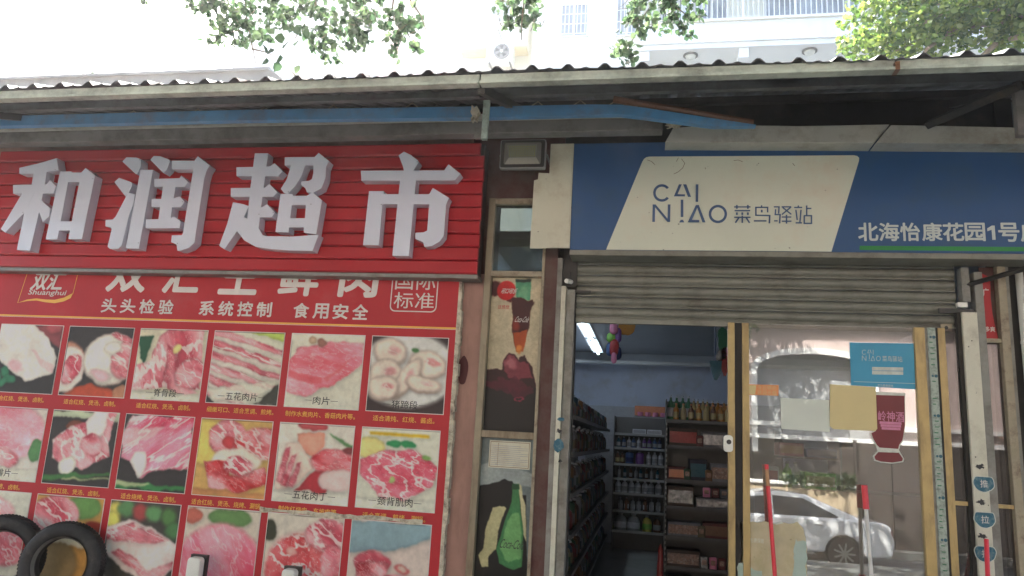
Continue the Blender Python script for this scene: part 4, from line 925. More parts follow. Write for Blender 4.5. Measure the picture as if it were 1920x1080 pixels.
a = G(1190, 825); b = G(1388, 758); text('岭神酒', a[0], b[0], a[1]-0.002, b[1], YG-0.0042, 'item_pink', t, bold=0.012)
for k in range(3):
    a = G(1200+k*8, 850+k*22); b = G(1370-k*4, 838+k*22); obj('printed_line', MB().flat([a, (b[0], a[1]), b, (a[0], b[1])], YG-0.0042), 'item_pink', t)
def jag(poly, y, amp=0.006, step=0.02, seed=2):
    r_ = random.Random(seed); out = []
    for i in range(len(poly)):
        a_, b_ = Vector(poly[i]), Vector(poly[(i+1) % len(poly)]); k_ = max(1, int((b_-a_).length/step))
        for q_ in range(k_): p_ = a_.lerp(b_, q_/k_); out.append((p_.x+r_.uniform(-amp, amp), p_.y+r_.uniform(-amp, amp)))
    return out
t = thing('torn_poster', 'torn remains of an old beige and blue poster low on the glass door', 'poster')
def T(x, y): q = P(1360+x/4.153, 820+y/4.153, YG); return (q.x, q.z)
top = [(108,660),(160,655),(330,662),(470,668),(560,665),(600,700),(612,760),(630,830),(635,1300),(92,1300),(95,1000),(120,960),(125,860),(135,760),(112,700)]
obj('paper', MB().prism(jag([T(*q) for q in top], 0), YG-0.002, YG-0.001), 'torn_paper', t)
obj('paper_layer', MB().flat(jag([T(*q) for q in [(95,985),(160,960),(190,1010),(280,1050),(250,1300),(92,1300)]], 0, 0.008), YG-0.0032), 'torn_blue', t)
obj('paper_layer', MB().flat(jag([T(*q) for q in [(540,800),(628,810),(632,1300),(560,1300),(520,1050)]], 0, 0.008), YG-0.0032), 'torn_blue', t)
obj('paper_layer', MB().flat([T(*q) for q in [(370,670),(440,655),(455,668),(400,680)]], YG-0.0032), 'paper_white', t)
a = T(140, 812); b = T(300, 790); text('您的包裹保管', a[0], b[0], a[1], b[1], YG-0.0032, 'paper_white', t)

# narrow side window right of the post, with the red poster
sw = thing('side_window', 'narrow brown tinted side window with a torn red poster in its top', 'window')
obj('frame', BX(2.128, 2.175, -0.03, 0.06, 0.2, 2.82), 'old_frame', sw, bevel=0.003)
obj('frame', BX(2.1755, 2.20, -0.01, 0.06, 0.2, 2.82), 'post_grey', sw)
obj('crossbar', BX(2.0455, 2.1275, -0.02, 0.03, 2.335, 2.360), 'old_frame', sw)
obj('crossbar', BX(2.0455, 2.1275, -0.02, 0.03, 1.350, 1.372), 'gold_frame', sw)
obj('glass_pane', BX(2.0455, 2.1275, 0.010, 0.016, 0.2, 2.335), 'side_glass', sw)
obj('backing', BX(2.0455, 2.1275, 0.02, 0.03, 2.36, 2.82), 'brown_paint', sw)
rp = thing('red_poster', 'torn red poster strip above the brown side window', 'poster')
obj('sheet', MB().prism([(2.047, 2.362), (2.120, 2.362), (2.108, 2.44), (2.098, 2.52), (2.094, 2.62), (2.10, 2.75), (2.047, 2.78)], 0.004, 0.006), 'poster_red', rp)
text('多爽', 2.050, 2.105, 2.405, 2.437, 0.002, 'print_white', rp, bold=0.02)
text('广', 2.052, 2.085, 2.63, 2.68, 0.002, 'print_white', rp, bold=0.02)
dp = thing('drain_pipe', 'white plastic downpipe at the right end of the shop front', 'pipe')
obj('pipe', MB().tube([(2.262, -0.03, 0.0), (2.258, -0.03, 1.6), (2.250, -0.03, 2.78)], 0.022, 14), 'plastic_white', dp, smooth=True)
for z in (2.33, 1.1): obj('pipe_collar', MB().tube([(2.255, -0.03, z), (2.255, -0.03, z+0.02)], 0.026, 14), 'plastic_white', dp)
obj('wall', BX(2.2, 2.30, 0.0, 0.30, 0, WT), 'dark_gap', bld)
ib = thing('angle_iron_brace', 'dark diagonal angle iron stay under the right end of the blue sign', 'brace')
obj('bar', MB().tube([(1.965, 0.0, 2.70), (2.35, -0.28, 2.80)], 0.016, 4), 'dark_metal', ib)

# mop handles leaning on the glass
def leaning(px0, py0, px1, py1, Ytop, label, segs):
    a = P(px0, py0, Ytop); b = P(px1, py1, Ytop-0.05); d = (b-a).normalized(); n_ = (a.z-0.03)/(-d.z)
    t = thing('mop', label, 'mop', 'mops leaning on the shop front')
    for u0, u1, m, r, nm in segs:
        u1 = min(u1, n_)
        obj(nm, MB().tube([a+d*u0, a+d*u1], r, 10), m, t, smooth=False)
    e = a+d*n_
    obj('mop_head', MB().lathe([(0.02, 0.09), (0.05, 0.06), (0.13, 0.02), (0.15, 0.0)], (e.x, e.y, 0.002), 16), 'mop_white', t)
leaning(1437, 871, 1453, 1080, -0.035, 'mop with a red handle leaning on the glass door beside the torn poster', [(0, 0.03, 'mop_red', 0.0125, 'end_cap'), (0.03, 0.13, 'wood', 0.0115, 'grip'), (0.13, 9, 'mop_red', 0.0125, 'handle')])
leaning(1620.5, 910, 1634, 1080, -0.035, 'mop with a ribbed white handle and red grips leaning on the glass door', [(0, 0.14, 'mop_red', 0.018, 'grip'), (0.14, 0.54, 'mop_white', 0.011, 'handle'), (0.54, 0.66, 'mop_red', 0.018, 'grip'), (0.66, 9, 'mop_white', 0.014, 'handle')])
leaning(1849.5, 1011, 1852, 1080, -0.075, 'mop with a thin red handle leaning on the broad cream door post', [(0, 9, 'mop_red', 0.0125, 'handle')])

# ------------------------------------------------------------------ tyres and plastic posts in front of the meat board
def tyre(cx, cy, cz, Ro, sec, label, yaw, lean):
    t = thing('tyre', label, 'tyre', 'worn tyres stacked upright at the meat poster')
    n, m = 64, 16; mb = MB(); prof = []
    for k in range(m):
        a = 2*math.pi*k/m; prof.append((Ro-sec/2+sec/2*math.copysign(abs(math.cos(a))**0.75, math.cos(a)), sec*0.55*math.copysign(abs(math.sin(a))**0.8, math.sin(a))))
    for i in range(n):
        a = 2*math.pi*i/n
        for r, y in prof: mb.v.append((r*math.cos(a), y, r*math.sin(a)))
    for i in range(n):
        for k in range(m): mb.f.append((i*m+k, i*m+(k+1) % m, ((i+1) % n)*m+(k+1) % m, ((i+1) % n)*m+k))
    M = Matrix.Translation((cx, cy, cz)) @ Matrix.Rotation(yaw, 4, 'Z') @ Matrix.Rotation(lean, 4, 'X')
    o = obj('carcass', mb, 'rubber', t, smooth=True); o.data.transform(M)
    mb = MB()
    for i in range(72):
        a = 2*math.pi*i/72; c, s_ = math.cos(a), math.sin(a)
        for sgn in (-1, 1):
            q = []
            for rr, yy, da in ((Ro+0.004, sgn*0.006, 0), (Ro-0.006, sgn*sec*0.42, 0.05), (Ro-0.006, sgn*sec*0.42, 0.09), (Ro+0.004, sgn*0.006, 0.04)):
                aa = a+da+(0.04 if sgn > 0 else 0); q.append((rr*math.cos(aa), yy, rr*math.sin(aa)))
            q2 = [(x*0.97, y, z*0.97) for x, y, z in q]
            mb.add(q+q2, [(0,1,2,3) if sgn < 0 else (3,2,1,0), (0,4,5,1), (1,5,6,2), (2,6,7,3), (3,7,4,0)])
    o = obj('tread_blocks', mb, 'rubber', t, kind='stuff'); o.data.transform(M)
    mb = MB()
    for i in range(48):
        a0 = 2*math.pi*i/48; a1 = 2*math.pi*(i+1)/48; 
        for s_ in (-1,): mb.add([((Ro-sec)*math.cos(a0), s_*sec*0.3, (Ro-sec)*math.sin(a0)), ((Ro-sec)*math.cos(a1), s_*sec*0.3, (Ro-sec)*math.sin(a1)), ((Ro-sec+0.012)*math.cos(a1), s_*sec*0.56, (Ro-sec+0.012)*math.sin(a1)), ((Ro-sec+0.012)*math.cos(a0), s_*sec*0.56, (Ro-sec+0.012)*math.sin(a0))], [(0,1,2,3)])
    o = obj('bead', mb, 'grey_metal', t); o.data.transform(M)
tyre(-3.945, -0.235, 0.575, 0.280, 0.112, 'worn black tyre standing in front, right one of the two by the meat poster', R_(14), R_(-6))
tyre(-4.415, -0.26, 0.585, 0.285, 0.115, 'worn black tyre at the left edge, partly behind the other tyre', R_(16), R_(-5))
tb = thing('low_bench', 'low wooden bench under the tyres, below the meat poster', 'bench')
obj('top', BX(-4.9, -3.4, -0.50, -0.08, 0.25, 0.29), 'wood', tb)
for x in (-4.8, -3.5):
    for y in (-0.46, -0.12): obj('leg', BX(x, x+0.05, y, y+0.04, 0.0, 0.25), 'wood', tb)
for (xa, xb, z, lab) in ((-2.995, -2.900, 0.700, 'white rounded plastic post in front of the large pink meat photo'), (-2.315, -2.222, 0.682, 'shorter white rounded plastic post in front of the sliced shank photo')):
    t = thing('plastic_post', lab, 'post', 'white plastic posts in front of the meat poster')
    m_ = MB(); m_.prism(rrect(xa, xb, 0.05, z, 0.025, 4), -0.26, -0.20); obj('post', m_, 'plastic_white', t, bevel=0.008)
    obj('shadow_sheet', BX(xa-0.014, xb+0.010, -0.199, -0.170, 0.05, z+0.010), 'dark_metal', t)  # dark sheet behind the post, standing in for the shadow around it
    obj('base', BX(xa-0.05, xb+0.05, -0.30, -0.14, 0.0, 0.05), 'plastic_white', t)

# ------------------------------------------------------------------ canopy
cn = thing('canopy', 'rusty corrugated metal canopy running over both shop fronts', 'canopy')
RY0, RZ0, SL = -1.5, 3.470, math.tan(R_(20))
prof = []
x = -7.0-0.015
while x < 5.2:
    j = random.uniform(-0.003, 0.003)
    for dx, dz in ((0, 0.0), (0.018, 0.018), (0.026, 0.025), (0.044, 0.025), (0.052, 0.018), (0.070, 0.0), (0.100, 0.000+j), (0.118, 0.006+j), (0.130, 0.007+j), (0.145, 0.0+j)):
        prof.append((x+dx, dz-0.004*math.sin(x*2.1)))
    x += 0.187
n = len(prof); mb = MB(); NY = 6
for k in range(NY+1):
    y = RY0-0.02+(1.9+1.52)*k/NY
    for px_, dz in prof: mb.v.append((px_, y, RZ0+SL*(y-RY0)+dz+0.01*math.sin(px_*0.9)*(k > 0)+0.004*math.sin(px_*3.7+1)*math.sin(px_*1.3)))
for k in range(NY):
    for i in range(n-1): mb.f.append((k*n+i, k*n+i+1, (k+1)*n+i+1, (k+1)*n+i))
o = obj('corrugated_sheet', mb, 'roof_sheet', cn); sm = o.modifiers.new('thick', 'SOLIDIFY'); sm.thickness = 0.004
xs = [-7.0, -0.9, 1.13, 5.2]
for i in range(3):
    a, b = xs[i]+0.004, xs[i+1]-0.004
    obj('fascia', BX(a, b, -1.500, -1.465, 3.416, 3.463), 'fascia', cn, bevel=0.003)
    obj('fascia_lip', BX(a, b, -1.525, -1.466, 3.400, 3.4155), 'fascia', cn, bevel=0.003)
obj('rusty_joint', BX(1.118, 1.139, -1.5265, -1.463, 3.398, 3.440), 'item_brown', cn)
def rz(y): return RZ0+SL*(y-RY0)
for y in (-0.88, -0.10, 0.7, 1.6): obj('purlin', BX(-7.0, 5.2, y-0.02, y+0.02, rz(y)-0.062, rz(y)-0.012), 'dark_metal' if y > -0.5 else 'roof_sheet', cn)
for x in (-4.5, -0.90, 1.95, 4.9):
    mb = MB(); mb.add([(x-0.02, -1.46, rz(-1.46)-0.115), (x+0.02, -1.46, rz(-1.46)-0.115), (x+0.02, 1.9, rz(1.9)-0.115), (x-0.02, 1.9, rz(1.9)-0.115), (x-0.02, -1.46, rz(-1.46)-0.064), (x+0.02, -1.46, rz(-1.46)-0.064), (x+0.02, 1.9, rz(1.9)-0.064), (x-0.02, 1.9, rz(1.9)-0.064)], [(0,3,2,1),(4,5,6,7),(0,1,5,4),(1,2,6,5),(2,3,7,6),(3,0,4,7)])
    obj('rafter', mb, 'dark_metal', cn)
obj('light_gap_board', BX(-7.0, 5.2, 0.215, 0.235, 3.80, 4.045), 'dark_metal', cn)  # board added to block bright sky in the gap under the roof
# stay on the right, and its upright
a, b = P(1740, 234, -0.5), P(1912, 160, -1.1); obj('stay', MB().tube([a, b], 0.028, 4), 'dark_metal', cn)
a, b = P(1908, 178, -0.9), P(1908, 240, -0.9); obj('upright', BX(a.x-0.02, a.x+0.025, -0.92, -0.88, b.z-0.05, a.z+0.05), 'beam_grey', cn)
a, b = P(1150, 186, -0.72), P(1412, 231, -0.62); obj('brown_pole', MB().tube([a, b], 0.022, 8), 'item_brown', cn)
bb = thing('blue_steel_beam', 'blue painted steel channel under the canopy, bending down to the right', 'beam')
mb = MB(); pts = [(-7.0, 3.682, 3.605), (-4.6, 3.679, 3.603), (-2.77, 3.676, 3.600), (-1.125, 3.655, 3.580)]
for i in range(len(pts)-1):
    a, b = pts[i], pts[i+1]; mb.add([(a[0],-0.72,a[2]),(b[0],-0.72,b[2]),(b[0],-0.72,b[1]),(a[0],-0.72,a[1]),(a[0],-0.67,a[2]),(b[0],-0.67,b[2]),(b[0],-0.67,b[1]),(a[0],-0.67,a[1])], [(0,1,2,3),(7,6,5,4),(0,4,5,1),(3,2,6,7)])
obj('channel', mb, 'blue_steel', bb)
mb = MB(); pts = [(-1.06, 3.658, 3.585), (-0.88, 3.661, 3.587), (-0.40, 3.658, 3.588), (-0.20, 3.650, 3.586), (-0.05, 3.625, 3.562), (0.36, 3.545, 3.494), (0.60, 3.499, 3.493)]
for i in range(len(pts)-1):
    a, b = pts[i], pts[i+1]; mb.add([(a[0],-0.70,a[2]),(b[0],-0.70,b[2]),(b[0],-0.70,b[1]),(a[0],-0.70,a[1]),(a[0],-0.655,a[2]),(b[0],-0.655,b[2]),(b[0],-0.655,b[1]),(a[0],-0.655,a[1])], [(0,1,2,3),(7,6,5,4),(0,4,5,1),(3,2,6,7)])
obj('channel', mb, 'blue_steel', bb)
mb = MB()
for x in [-3.6, -3.1, -2.6, -2.1, -1.55, -0.93, -0.72, -0.45, -0.22]:
    z = 3.672 if x < -1.2 else 3.655; mb.tube([(x-0.05, -0.69, z), (x, -0.69, z+0.035), (x+0.04, -0.69, z)], 0.004, 5)
obj('tie_wire', mb, 'old_frame', bb)
gb = thing('grey_box_beam', 'long dusty grey box beam directly above the signs', 'beam')
obj('beam', BX(-7.0, 0.06, -0.40, -0.30, 3.610, 3.700), 'beam_grey', gb, bevel=0.006)
obj('upper_flange', BX(-7.0, -0.05, -0.42, -0.32, 3.7005, 3.745), 'cover_cloth', gb, bevel=0.004)
cc = thing('cover_strip', 'pale grey cover boards along the top of the blue sign', 'cover')
def board_(pts_, y0, y1): return MB().prism([(P(x, y, y0).x, P(x, y, y0).z) for x, y in pts_], y0, y1)
obj('board', board_([(1247,267),(1262,240),(1330,234),(1500,236),(1668,233),(1640,266),(1640,268)], -0.34, -0.20), 'cover_cloth', cc, bevel=0.004)
obj('board', board_([(1642,268),(1671,234),(1780,236),(1960,240),(1960,270)], -0.345, -0.205), 'cover_cloth', cc, bevel=0.004)
obj('foam_lump', MB().flat(blob(P(1262,236,-0.36).x, P(1262,236,-0.36).z, 0.05, 0.02, j=0.5), -0.36), 'peeled_edge', cc)
gk = thing('hanging_bracket', 'pale green steel channel hanging from the canopy edge between the signs', 'bracket')
a, b = P(914, 188, -0.9), P(908, 262, -0.9)
mb = MB(); mb.prism([(P(908,190,-.9).x, a.z), (P(919,190,-.9).x, a.z), (P(913,262,-.9).x, b.z), (P(903,262,-.9).x, b.z)], -0.92, -0.885); obj('channel', mb, 'green_bracket', gk)
a = P(909, 165, -1.2); obj('plate', BX(a.x-0.022, a.x+0.026, -1.22, -1.19, P(909,186,-1.2).z, a.z), 'dark_metal', gk)
a = P(897, 250, -0.85); obj('back_plate', BX(a.x-0.02, a.x+0.03, -0.87, -0.84, a.z-0.04, a.z+0.03), 'grey_metal', gk)
a = P(891, 215, -0.88); obj('foam_lump', MB().prism(blob(a.x, a.z, 0.022, 0.045, j=0.5), -0.91, -0.86), 'peeled_edge', gk)

# ------------------------------------------------------------------ shop interior
def fixture(y0, y1, label):
    t = thing('tube_light', label, 'ceiling light', 'fluorescent fittings in a line on the shop ceiling')
    x = -0.735
    obj('housing', BX(x-0.03, x+0.03, y0, y1, 2.905, 2.95), 'white_paint', t, bevel=0.005)
    obj('reflector', MB().add([(x-0.03,y0,2.904),(x-0.075,y0,2.895),(x-0.075,y1,2.895),(x-0.03,y1,2.904),(x+0.03,y0,2.904),(x+0.075,y0,2.895),(x+0.075,y1,2.895),(x+0.03,y1,2.904)], [(0,1,2,3),(4,7,6,5)]), 'white_paint', t)
    obj('tube', MB().tube([(x, y0+0.03, 2.885), (x, y1-0.03, 2.885)], 0.014, 10), 'tube_light', t)
    for y in (y0, y1-0.025): obj('end_socket', BX(x-0.02, x+0.02, y, y+0.025, 2.868, 2.9045), 'white_paint', t)
fixture(0.30, 1.50, 'fluorescent tube seen through the dark pane above the drinks posters')
fixture(2.9, 4.4, 'nearer fluorescent tube inside the open doorway')
fixture(4.5, 6.0, 'farther fluorescent tube inside the open doorway, against the back wall')
pd = thing('ceiling_pipe', 'thin pale pipe running along the shop ceiling at the back', 'pipe')
obj('pipe', MB().tube([(-1.1, 6.35, 2.80), (2.9, 6.35, 2.83)], 0.03, 10), 'plaster_white', pd)

def gondola(name, label, x0, x1, y0, y1, zs, face, top=None, back=True, up=True):
    t = thing(name, label, 'shelf')
    for i, z in enumerate(zs):
        obj('shelf_board', BX(x0+0.01, x1-0.01, y0+0.004, y1-0.01, z-0.02, z), 'shelf_metal', t)
        if face == '-y': obj('price_rail', BX(x0+0.01, x1-0.01, y0-0.012, y0+0.003, z-0.026, z+0.006), 'shelf_lip' if x1 < 0.5 else 'rail_dark', t)
        else: obj('price_rail', BX(x1-0.009, x1+0.006, y0+0.01, y1-0.01, z-0.026, z+0.006), 'rail_dark', t)
    if back:
        if face == '-y': obj('back_panel', BX(x0, x1, y1-0.008, y1, 0.2, top), 'shelf_metal', t)
        else: obj('back_panel', BX(x0, x0+0.008, y0, y1, 0.2, top), 'shelf_metal', t)
    if face == '-y':
        for x in (x0, x1-0.008): obj('upright', BX(x, x+0.008, y0+0.004, y1-0.009, 0.2, top), 'shelf_metal', t)
    else:
        for y in (y0, (y0+y1)/2, y1-0.02): obj('upright', BX(x0+0.009, x0+0.03, y, y+0.02, 0.2, top), 'shelf_metal', t)
    return t
bz = [0.47, 0.727, 0.956, 1.146, 1.337, 1.551, 1.74]
gondola('back_shelf', 'dark steel shelf rack of bottles at the back of the aisle', -0.45, 0.26, 5.4, 5.72, bz, '-y', 1.97)
obj('back_top', BX(-0.9, 0.30, 6.30, 6.70, 0.2, 2.14), 'item_grey', thing('wall_cabinet', 'plain grey cabinet standing against the back wall of the shop', 'cabinet'))
rzs = [0.30, 0.503, 0.776, 1.044, 1.291, 1.608, 1.852]
rg = gondola('snack_shelf', 'dark steel shelf rack of snack boxes right of the aisle', 0.175, 1.25, 2.45, 2.85, rzs, '-y', 2.05)
mb = MB()
for k in range(30): mb.box(0.176, 0.190, 2.446, 2.4485, 0.35+k*0.05, 0.375+k*0.05)
obj('upright_slots', mb, 'shelf_lip', rg, kind='stuff')
lzs = [0.35, 0.64, 0.93, 1.22, 1.51, 1.78]
gondola('side_shelf', 'long steel shelf rack along the left wall of the aisle', -1.0, -0.53, 0.55, 5.9, lzs, '+x', 1.95)

def bottle_mesh(kind, h, r):
    mb = MB()
    if kind == 'round': mb.lathe([(r*0.9, 0), (r, 0.01), (r, h*0.6), (r*0.85, h*0.7), (r*0.35, h*0.82), (r*0.33, h*0.93)], (0, 0, 0), 10)
    elif kind == 'jug': mb.lathe([(r*0.95, 0), (r, 0.01), (r, h*0.62), (r*0.75, h*0.8), (r*0.3, h*0.88), (r*0.3, h*0.94)], (0, 0, 0), 8, 1, 0.6)
    elif kind == 'pump': mb.lathe([(r*0.9, 0), (r, 0.01), (r, h*0.72), (r*0.6, h*0.78), (r*0.25, h*0.8), (r*0.25, h*0.92)], (0, 0, 0), 10, 1, 0.65)
    else: mb.lathe([(r*0.9, 0), (r, 0.01), (r, h*0.85), (r*0.6, h*0.93)], (0, 0, 0), 10)
    return mb.mesh('bottle_body')
def cap_mesh(h, r):
    return MB().lathe([(r*0.4, h*0.925), (r*0.4, h), (r*0.3, h+0.004)], (0, 0, 0), 8).mesh('bottle_cap')
def label_mesh(h, r, kind):
    return MB().lathe([(r*1.02, h*0.15), (r*1.03, h*0.16), (r*1.03, h*0.5), (r*1.02, h*0.51)], (0, 0, 0), 10, 1, 0.62 if kind in ('jug', 'pump') else 1.0).mesh('bottle_label')
_bc = {}
def bottle(x, y, z, kind, h, r, m, lm, label, group, capm='item_grey'):
    key = (kind, h, r, m, lm, capm)
    if key not in _bc:
        b = bottle_mesh(kind, h, r); b.materials.append(MATS[m]); c_ = cap_mesh(h, r); c_.materials.append(MATS[capm])
        l_ = label_mesh(h, r, kind); l_.materials.append(MATS[lm])
        for q in (b, c_, l_):
            for p_ in q.polygons: p_.use_smooth = True
        _bc[key] = (b, c_, l_)
    o = bpy.data.objects.new('bottle', None); C.objects.link(o); o.location = (x, y, z); o.rotation_euler.z = random.uniform(-0.4, 0.4)
    tag(o, label, 'bottle', group)
    for nm, me in zip(('body', 'cap', 'label'), _bc[key]):
        q = bpy.data.objects.new(nm if nm != 'label' else 'paper_label', me); C.objects.link(q); q.parent = o
def packet(x0, x1, y0, z0, h, d, m, label, group=None, cat='box', stripe=None, nm='snack_box'):
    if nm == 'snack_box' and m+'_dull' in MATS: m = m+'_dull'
    t = thing(nm, label, cat, group)
    obj('carton', BX(x0, x1, y0, y0+d, z0, z0+h), m, t, bevel=0.003)
    ang_ = random.uniform(-0.05, 0.05)
    o1 = t.children[0]; rot_obj(o1, 'Z', ang_, ((x0+x1)/2, y0+d/2, z0))
    o2 = obj('front_print', BX(x0+0.008, x1-0.008, y0-0.002, y0, z0+h*0.18, z0+h*0.80), stripe or 'packet_print', t)
    rot_obj(o2, 'Z', ang_, ((x0+x1)/2, y0+d/2, z0))
G1 = 'bottles on the back rack'
ORD = ['first', 'second', 'third', 'fourth', 'fifth', 'sixth', 'seventh', 'eighth', 'ninth', 'tenth']+['%dth' % i for i in range(11, 40)]
def clip_words(s_, n_): return s_ if len(s_.split()) <= n_ else ' '.join(s_.split()[:n_])
def row(y, z, x0, x1, n, kind, h, r, mats, lm, label, grp, capm='item_grey', skip=()):
    for k in range(n):
        if k in skip: continue
        x = x0+(x1-x0)*(k+0.5)/n; bottle(x+random.uniform(-0.006, 0.006), y+random.uniform(-0.01, 0.01), z, kind, h, r, mats[k % len(mats)], lm, label+(', %s from left' % ORD[k] if n > 1 else ''), grp, capm)
row(5.48, bz[0]+0.001, -0.42, -0.08, 2, 'jug', 0.215, 0.085, ['item_grey'], 'item_white', 'pale grey handled jug on the lowest board of the back rack', G1)
row(5.48, bz[0]+0.001, -0.05, 0.08, 1, 'jug', 0.20, 0.065, ['item_yellow'], 'item_lime', 'yellow handled jug on the lowest board of the back rack', G1)
row(5.48, bz[0]+0.001, 0.10, 0.20, 1, 'jug', 0.19, 0.05, ['item_brown'], 'item_grey', 'brown jug right of the yellow jug on the back rack', G1)
row(5.47, bz[1]+0.001, -0.38, 0.2, 7, 'pump', 0.165, 0.030, ['item_grey', 'item_brown', 'item_grey'], 'item_white', 'small sauce coloured bottle low on the back rack', G1, skip=())
row(5.47, bz[2]+0.001, -0.42, 0.2, 7, 'jug', 0.160, 0.042, ['item_white'], 'item_grey', 'white shouldered detergent bottle on the back rack', G1, 'item_white')
row(5.47, bz[3]+0.001, -0.40, 0.18, 8, 'round', 0.145, 0.022, ['item_grey', 'item_teal', 'item_brown'], 'item_grey', 'slim dim bottle on the middle board of the back rack', G1)
row(5.47, bz[4]+0.001, -0.42, -0.30, 2, 'round', 0.15, 0.03, ['item_brown'], 'item_straw', 'brown bottle at the left of the board of blue and purple packs', G1)
row(5.47, bz[4]+0.001, -0.30, -0.17, 1, 'can', 0.165, 0.055, ['item_blue'], 'item_navy', 'blue tub beside the purple one on the back rack', G1)
row(5.47, bz[4]+0.001, -0.16, -0.03, 1, 'can', 0.165, 0.055, ['item_purple'], 'item_purple', 'purple tub beside the blue one on the back rack', G1)
row(5.47, bz[4]+0.001, -0.02, 0.22, 3, 'jug', 0.165, 0.036, ['item_white'], 'item_grey', 'white shampoo bottle right of the purple tub', G1, 'item_white')
row(5.47, bz[5]+0.001, -0.42, 0.2, 9, 'round', 0.14, 0.028, ['item_teal', 'item_blue', 'item_white', 'item_blue', 'item_white', 'item_purple', 'item_purple', 'item_blue', 'item_navy'], 'item_grey', 'upright toiletry bottle on the upper back rack board', G1, 'item_white')
for x0, x1, lab in ((-0.20, -0.02, 'left white printed box on top of the back rack'), (0.0, 0.19, 'right white printed box on top of the back rack')):
    packet(x0, x1, 5.45, bz[6]+0.001, 0.065, 0.12, 'item_white', lab, 'white boxes on the back rack', stripe='item_grey', nm='carton_box')
oc = thing('egg_carton', 'orange packed carton of pale rolls on the grey cabinet at the back', 'box')
obj('tray', BX(-0.19, 0.28, 6.22, 6.285, 2.02, 2.16), 'item_orange', oc)
mb = MB()
for k in range(4): mb.tube([(-0.11+k*0.11, 6.205, 2.01), (-0.11+k*0.11, 6.205, 2.07)], 0.04, 10)
obj('rolls', mb, 'item_pink', oc)
obj('bracket', BX(-0.19, 0.28, 6.15, 6.215, 1.985, 2.0), 'shelf_lip', oc)
# right rack
G2 = 'drink bottles on top of the snack rack'
row(2.60, rzs[6]+0.001, 0.20, 0.42, 4, 'round', 0.24, 0.033, ['item_green'], 'item_white', 'dark green bottle at the left of the snack rack top', G2, 'item_white')
row(2.62, rzs[6]+0.001, 0.42, 0.60, 4, 'round', 0.215, 0.029, ['item_straw'], 'item_grey', 'straw coloured bottle in the middle of the snack rack top', G2, 'item_white')
row(2.62, rzs[6]+0.001, 0.60, 0.86, 5, 'round', 0.205, 0.032, ['item_amber'], 'item_amber', 'amber juice bottle on the right half of the snack rack top', G2, 'item_white')
row(2.52, rzs[6]+0.001, 0.24, 0.80, 8, 'round', 0.16, 0.028, ['item_amber', 'item_straw', 'item_brown'], 'item_straw', 'short amber bottle in front on the snack rack top', G2, 'item_orange')
packet(0.20, 0.47, 2.47, rzs[5]+0.001, 0.17, 0.3, 'item_brown', 'dark brown carton on the second board of the snack rack', stripe='item_red')
packet(0.52, 0.80, 2.47, rzs[5]+0.001, 0.15, 0.3, 'item_grey', 'grey carton on the second board of the snack rack, beside the brown one', stripe='packet_silver')
packet(0.20, 0.36, 2.46, rzs[4]+0.001, 0.12, 0.2, 'item_red', 'small red carton on the third board of the snack rack', stripe='item_orange')
packet(0.40, 0.56, 2.48, rzs[4]+0.001, 0.20, 0.2, 'item_navy', 'navy carton on the third board of the snack rack', stripe='item_teal')
packet(0.60, 0.86, 2.46, rzs[4]+0.001, 0.17, 0.2, 'item_white', 'pale carton with a red line on the third board of the snack rack', stripe='packet_print')
packet(0.195, 0.44, 2.46, rzs[3]+0.001, 0.19, 0.2, 'item_brown', 'foil fronted snack box on the fourth board of the snack rack', stripe='packet_silver')
packet(0.46, 0.80, 2.46, rzs[3]+0.001, 0.10, 0.2, 'item_grey', 'crumpled silver packet on the fourth board of the snack rack', stripe='packet_silver')
packet(0.20, 0.50, 2.46, rzs[2]+0.001, 0.13, 0.2, 'item_white', 'long printed snack box on the fifth board of the snack rack', stripe='packet_print')
packet(0.53, 0.78, 2.47, rzs[2]+0.001, 0.14, 0.2, 'item_red', 'dark red packet on the fifth board of the snack rack', stripe='item_brown')
packet(0.20, 0.50, 2.46, rzs[1]+0.001, 0.15, 0.2, 'item_brown', 'brown photo printed snack box on the sixth board of the snack rack', stripe='packet_print')
packet(0.21, 0.42, 2.46, rzs[0]+0.001, 0.12, 0.2, 'item_brown', 'dark packet on the lowest board of the snack rack', stripe='item_brown')
def pouch(x, z, w_, h_, m, label, y=2.47):
    t = thing('snack_pouch', label, 'packet', 'small packets on the snack rack')
    pts_ = [(x-w_/2, z+0.002), (x+w_/2, z+0.002), (x+w_*0.46, z+h_*0.25), (x+w_*0.5, z+h_*0.9), (x+w_*0.44, z+h_), (x-w_*0.44, z+h_*0.99), (x-w_*0.5, z+h_*0.9), (x-w_*0.45, z+h_*0.25)]
    obj('pouch', MB().prism(pts_, y, y+0.035), m, t, bevel=0.008)
    obj('printed_panel', MB().prism(rrect(x-w_*0.3, x+w_*0.3, z+h_*0.35, z+h_*0.75, 0.008, 3), y-0.0025, y-0.0005), 'packet_print', t)
nm_ = {'item_red_dull': 'dark red', 'item_straw_dull': 'shaded straw coloured', 'item_grey_dull': 'shaded grey', 'item_green_dull': 'dark green', 'packet_silver': 'silver', 'item_amber_dull': 'dark amber', 'item_pink': 'pink', 'item_orange': 'orange'}
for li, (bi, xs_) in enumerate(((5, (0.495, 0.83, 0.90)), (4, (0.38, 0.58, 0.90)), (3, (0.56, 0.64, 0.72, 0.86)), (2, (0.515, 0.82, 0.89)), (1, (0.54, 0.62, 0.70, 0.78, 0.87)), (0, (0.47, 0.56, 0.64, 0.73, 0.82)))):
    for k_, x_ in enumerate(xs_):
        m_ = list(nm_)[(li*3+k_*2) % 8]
        pouch(x_, rzs[bi]+(0.102 if bi == 3 and x_ < 0.8 else 0), 0.07, 0.11 if bi != 3 else 0.09, m_, '%s pouch, %s small packet on the %s board down of the snack rack' % (nm_[m_], ORD[k_], ORD[6-bi]), y=2.455)
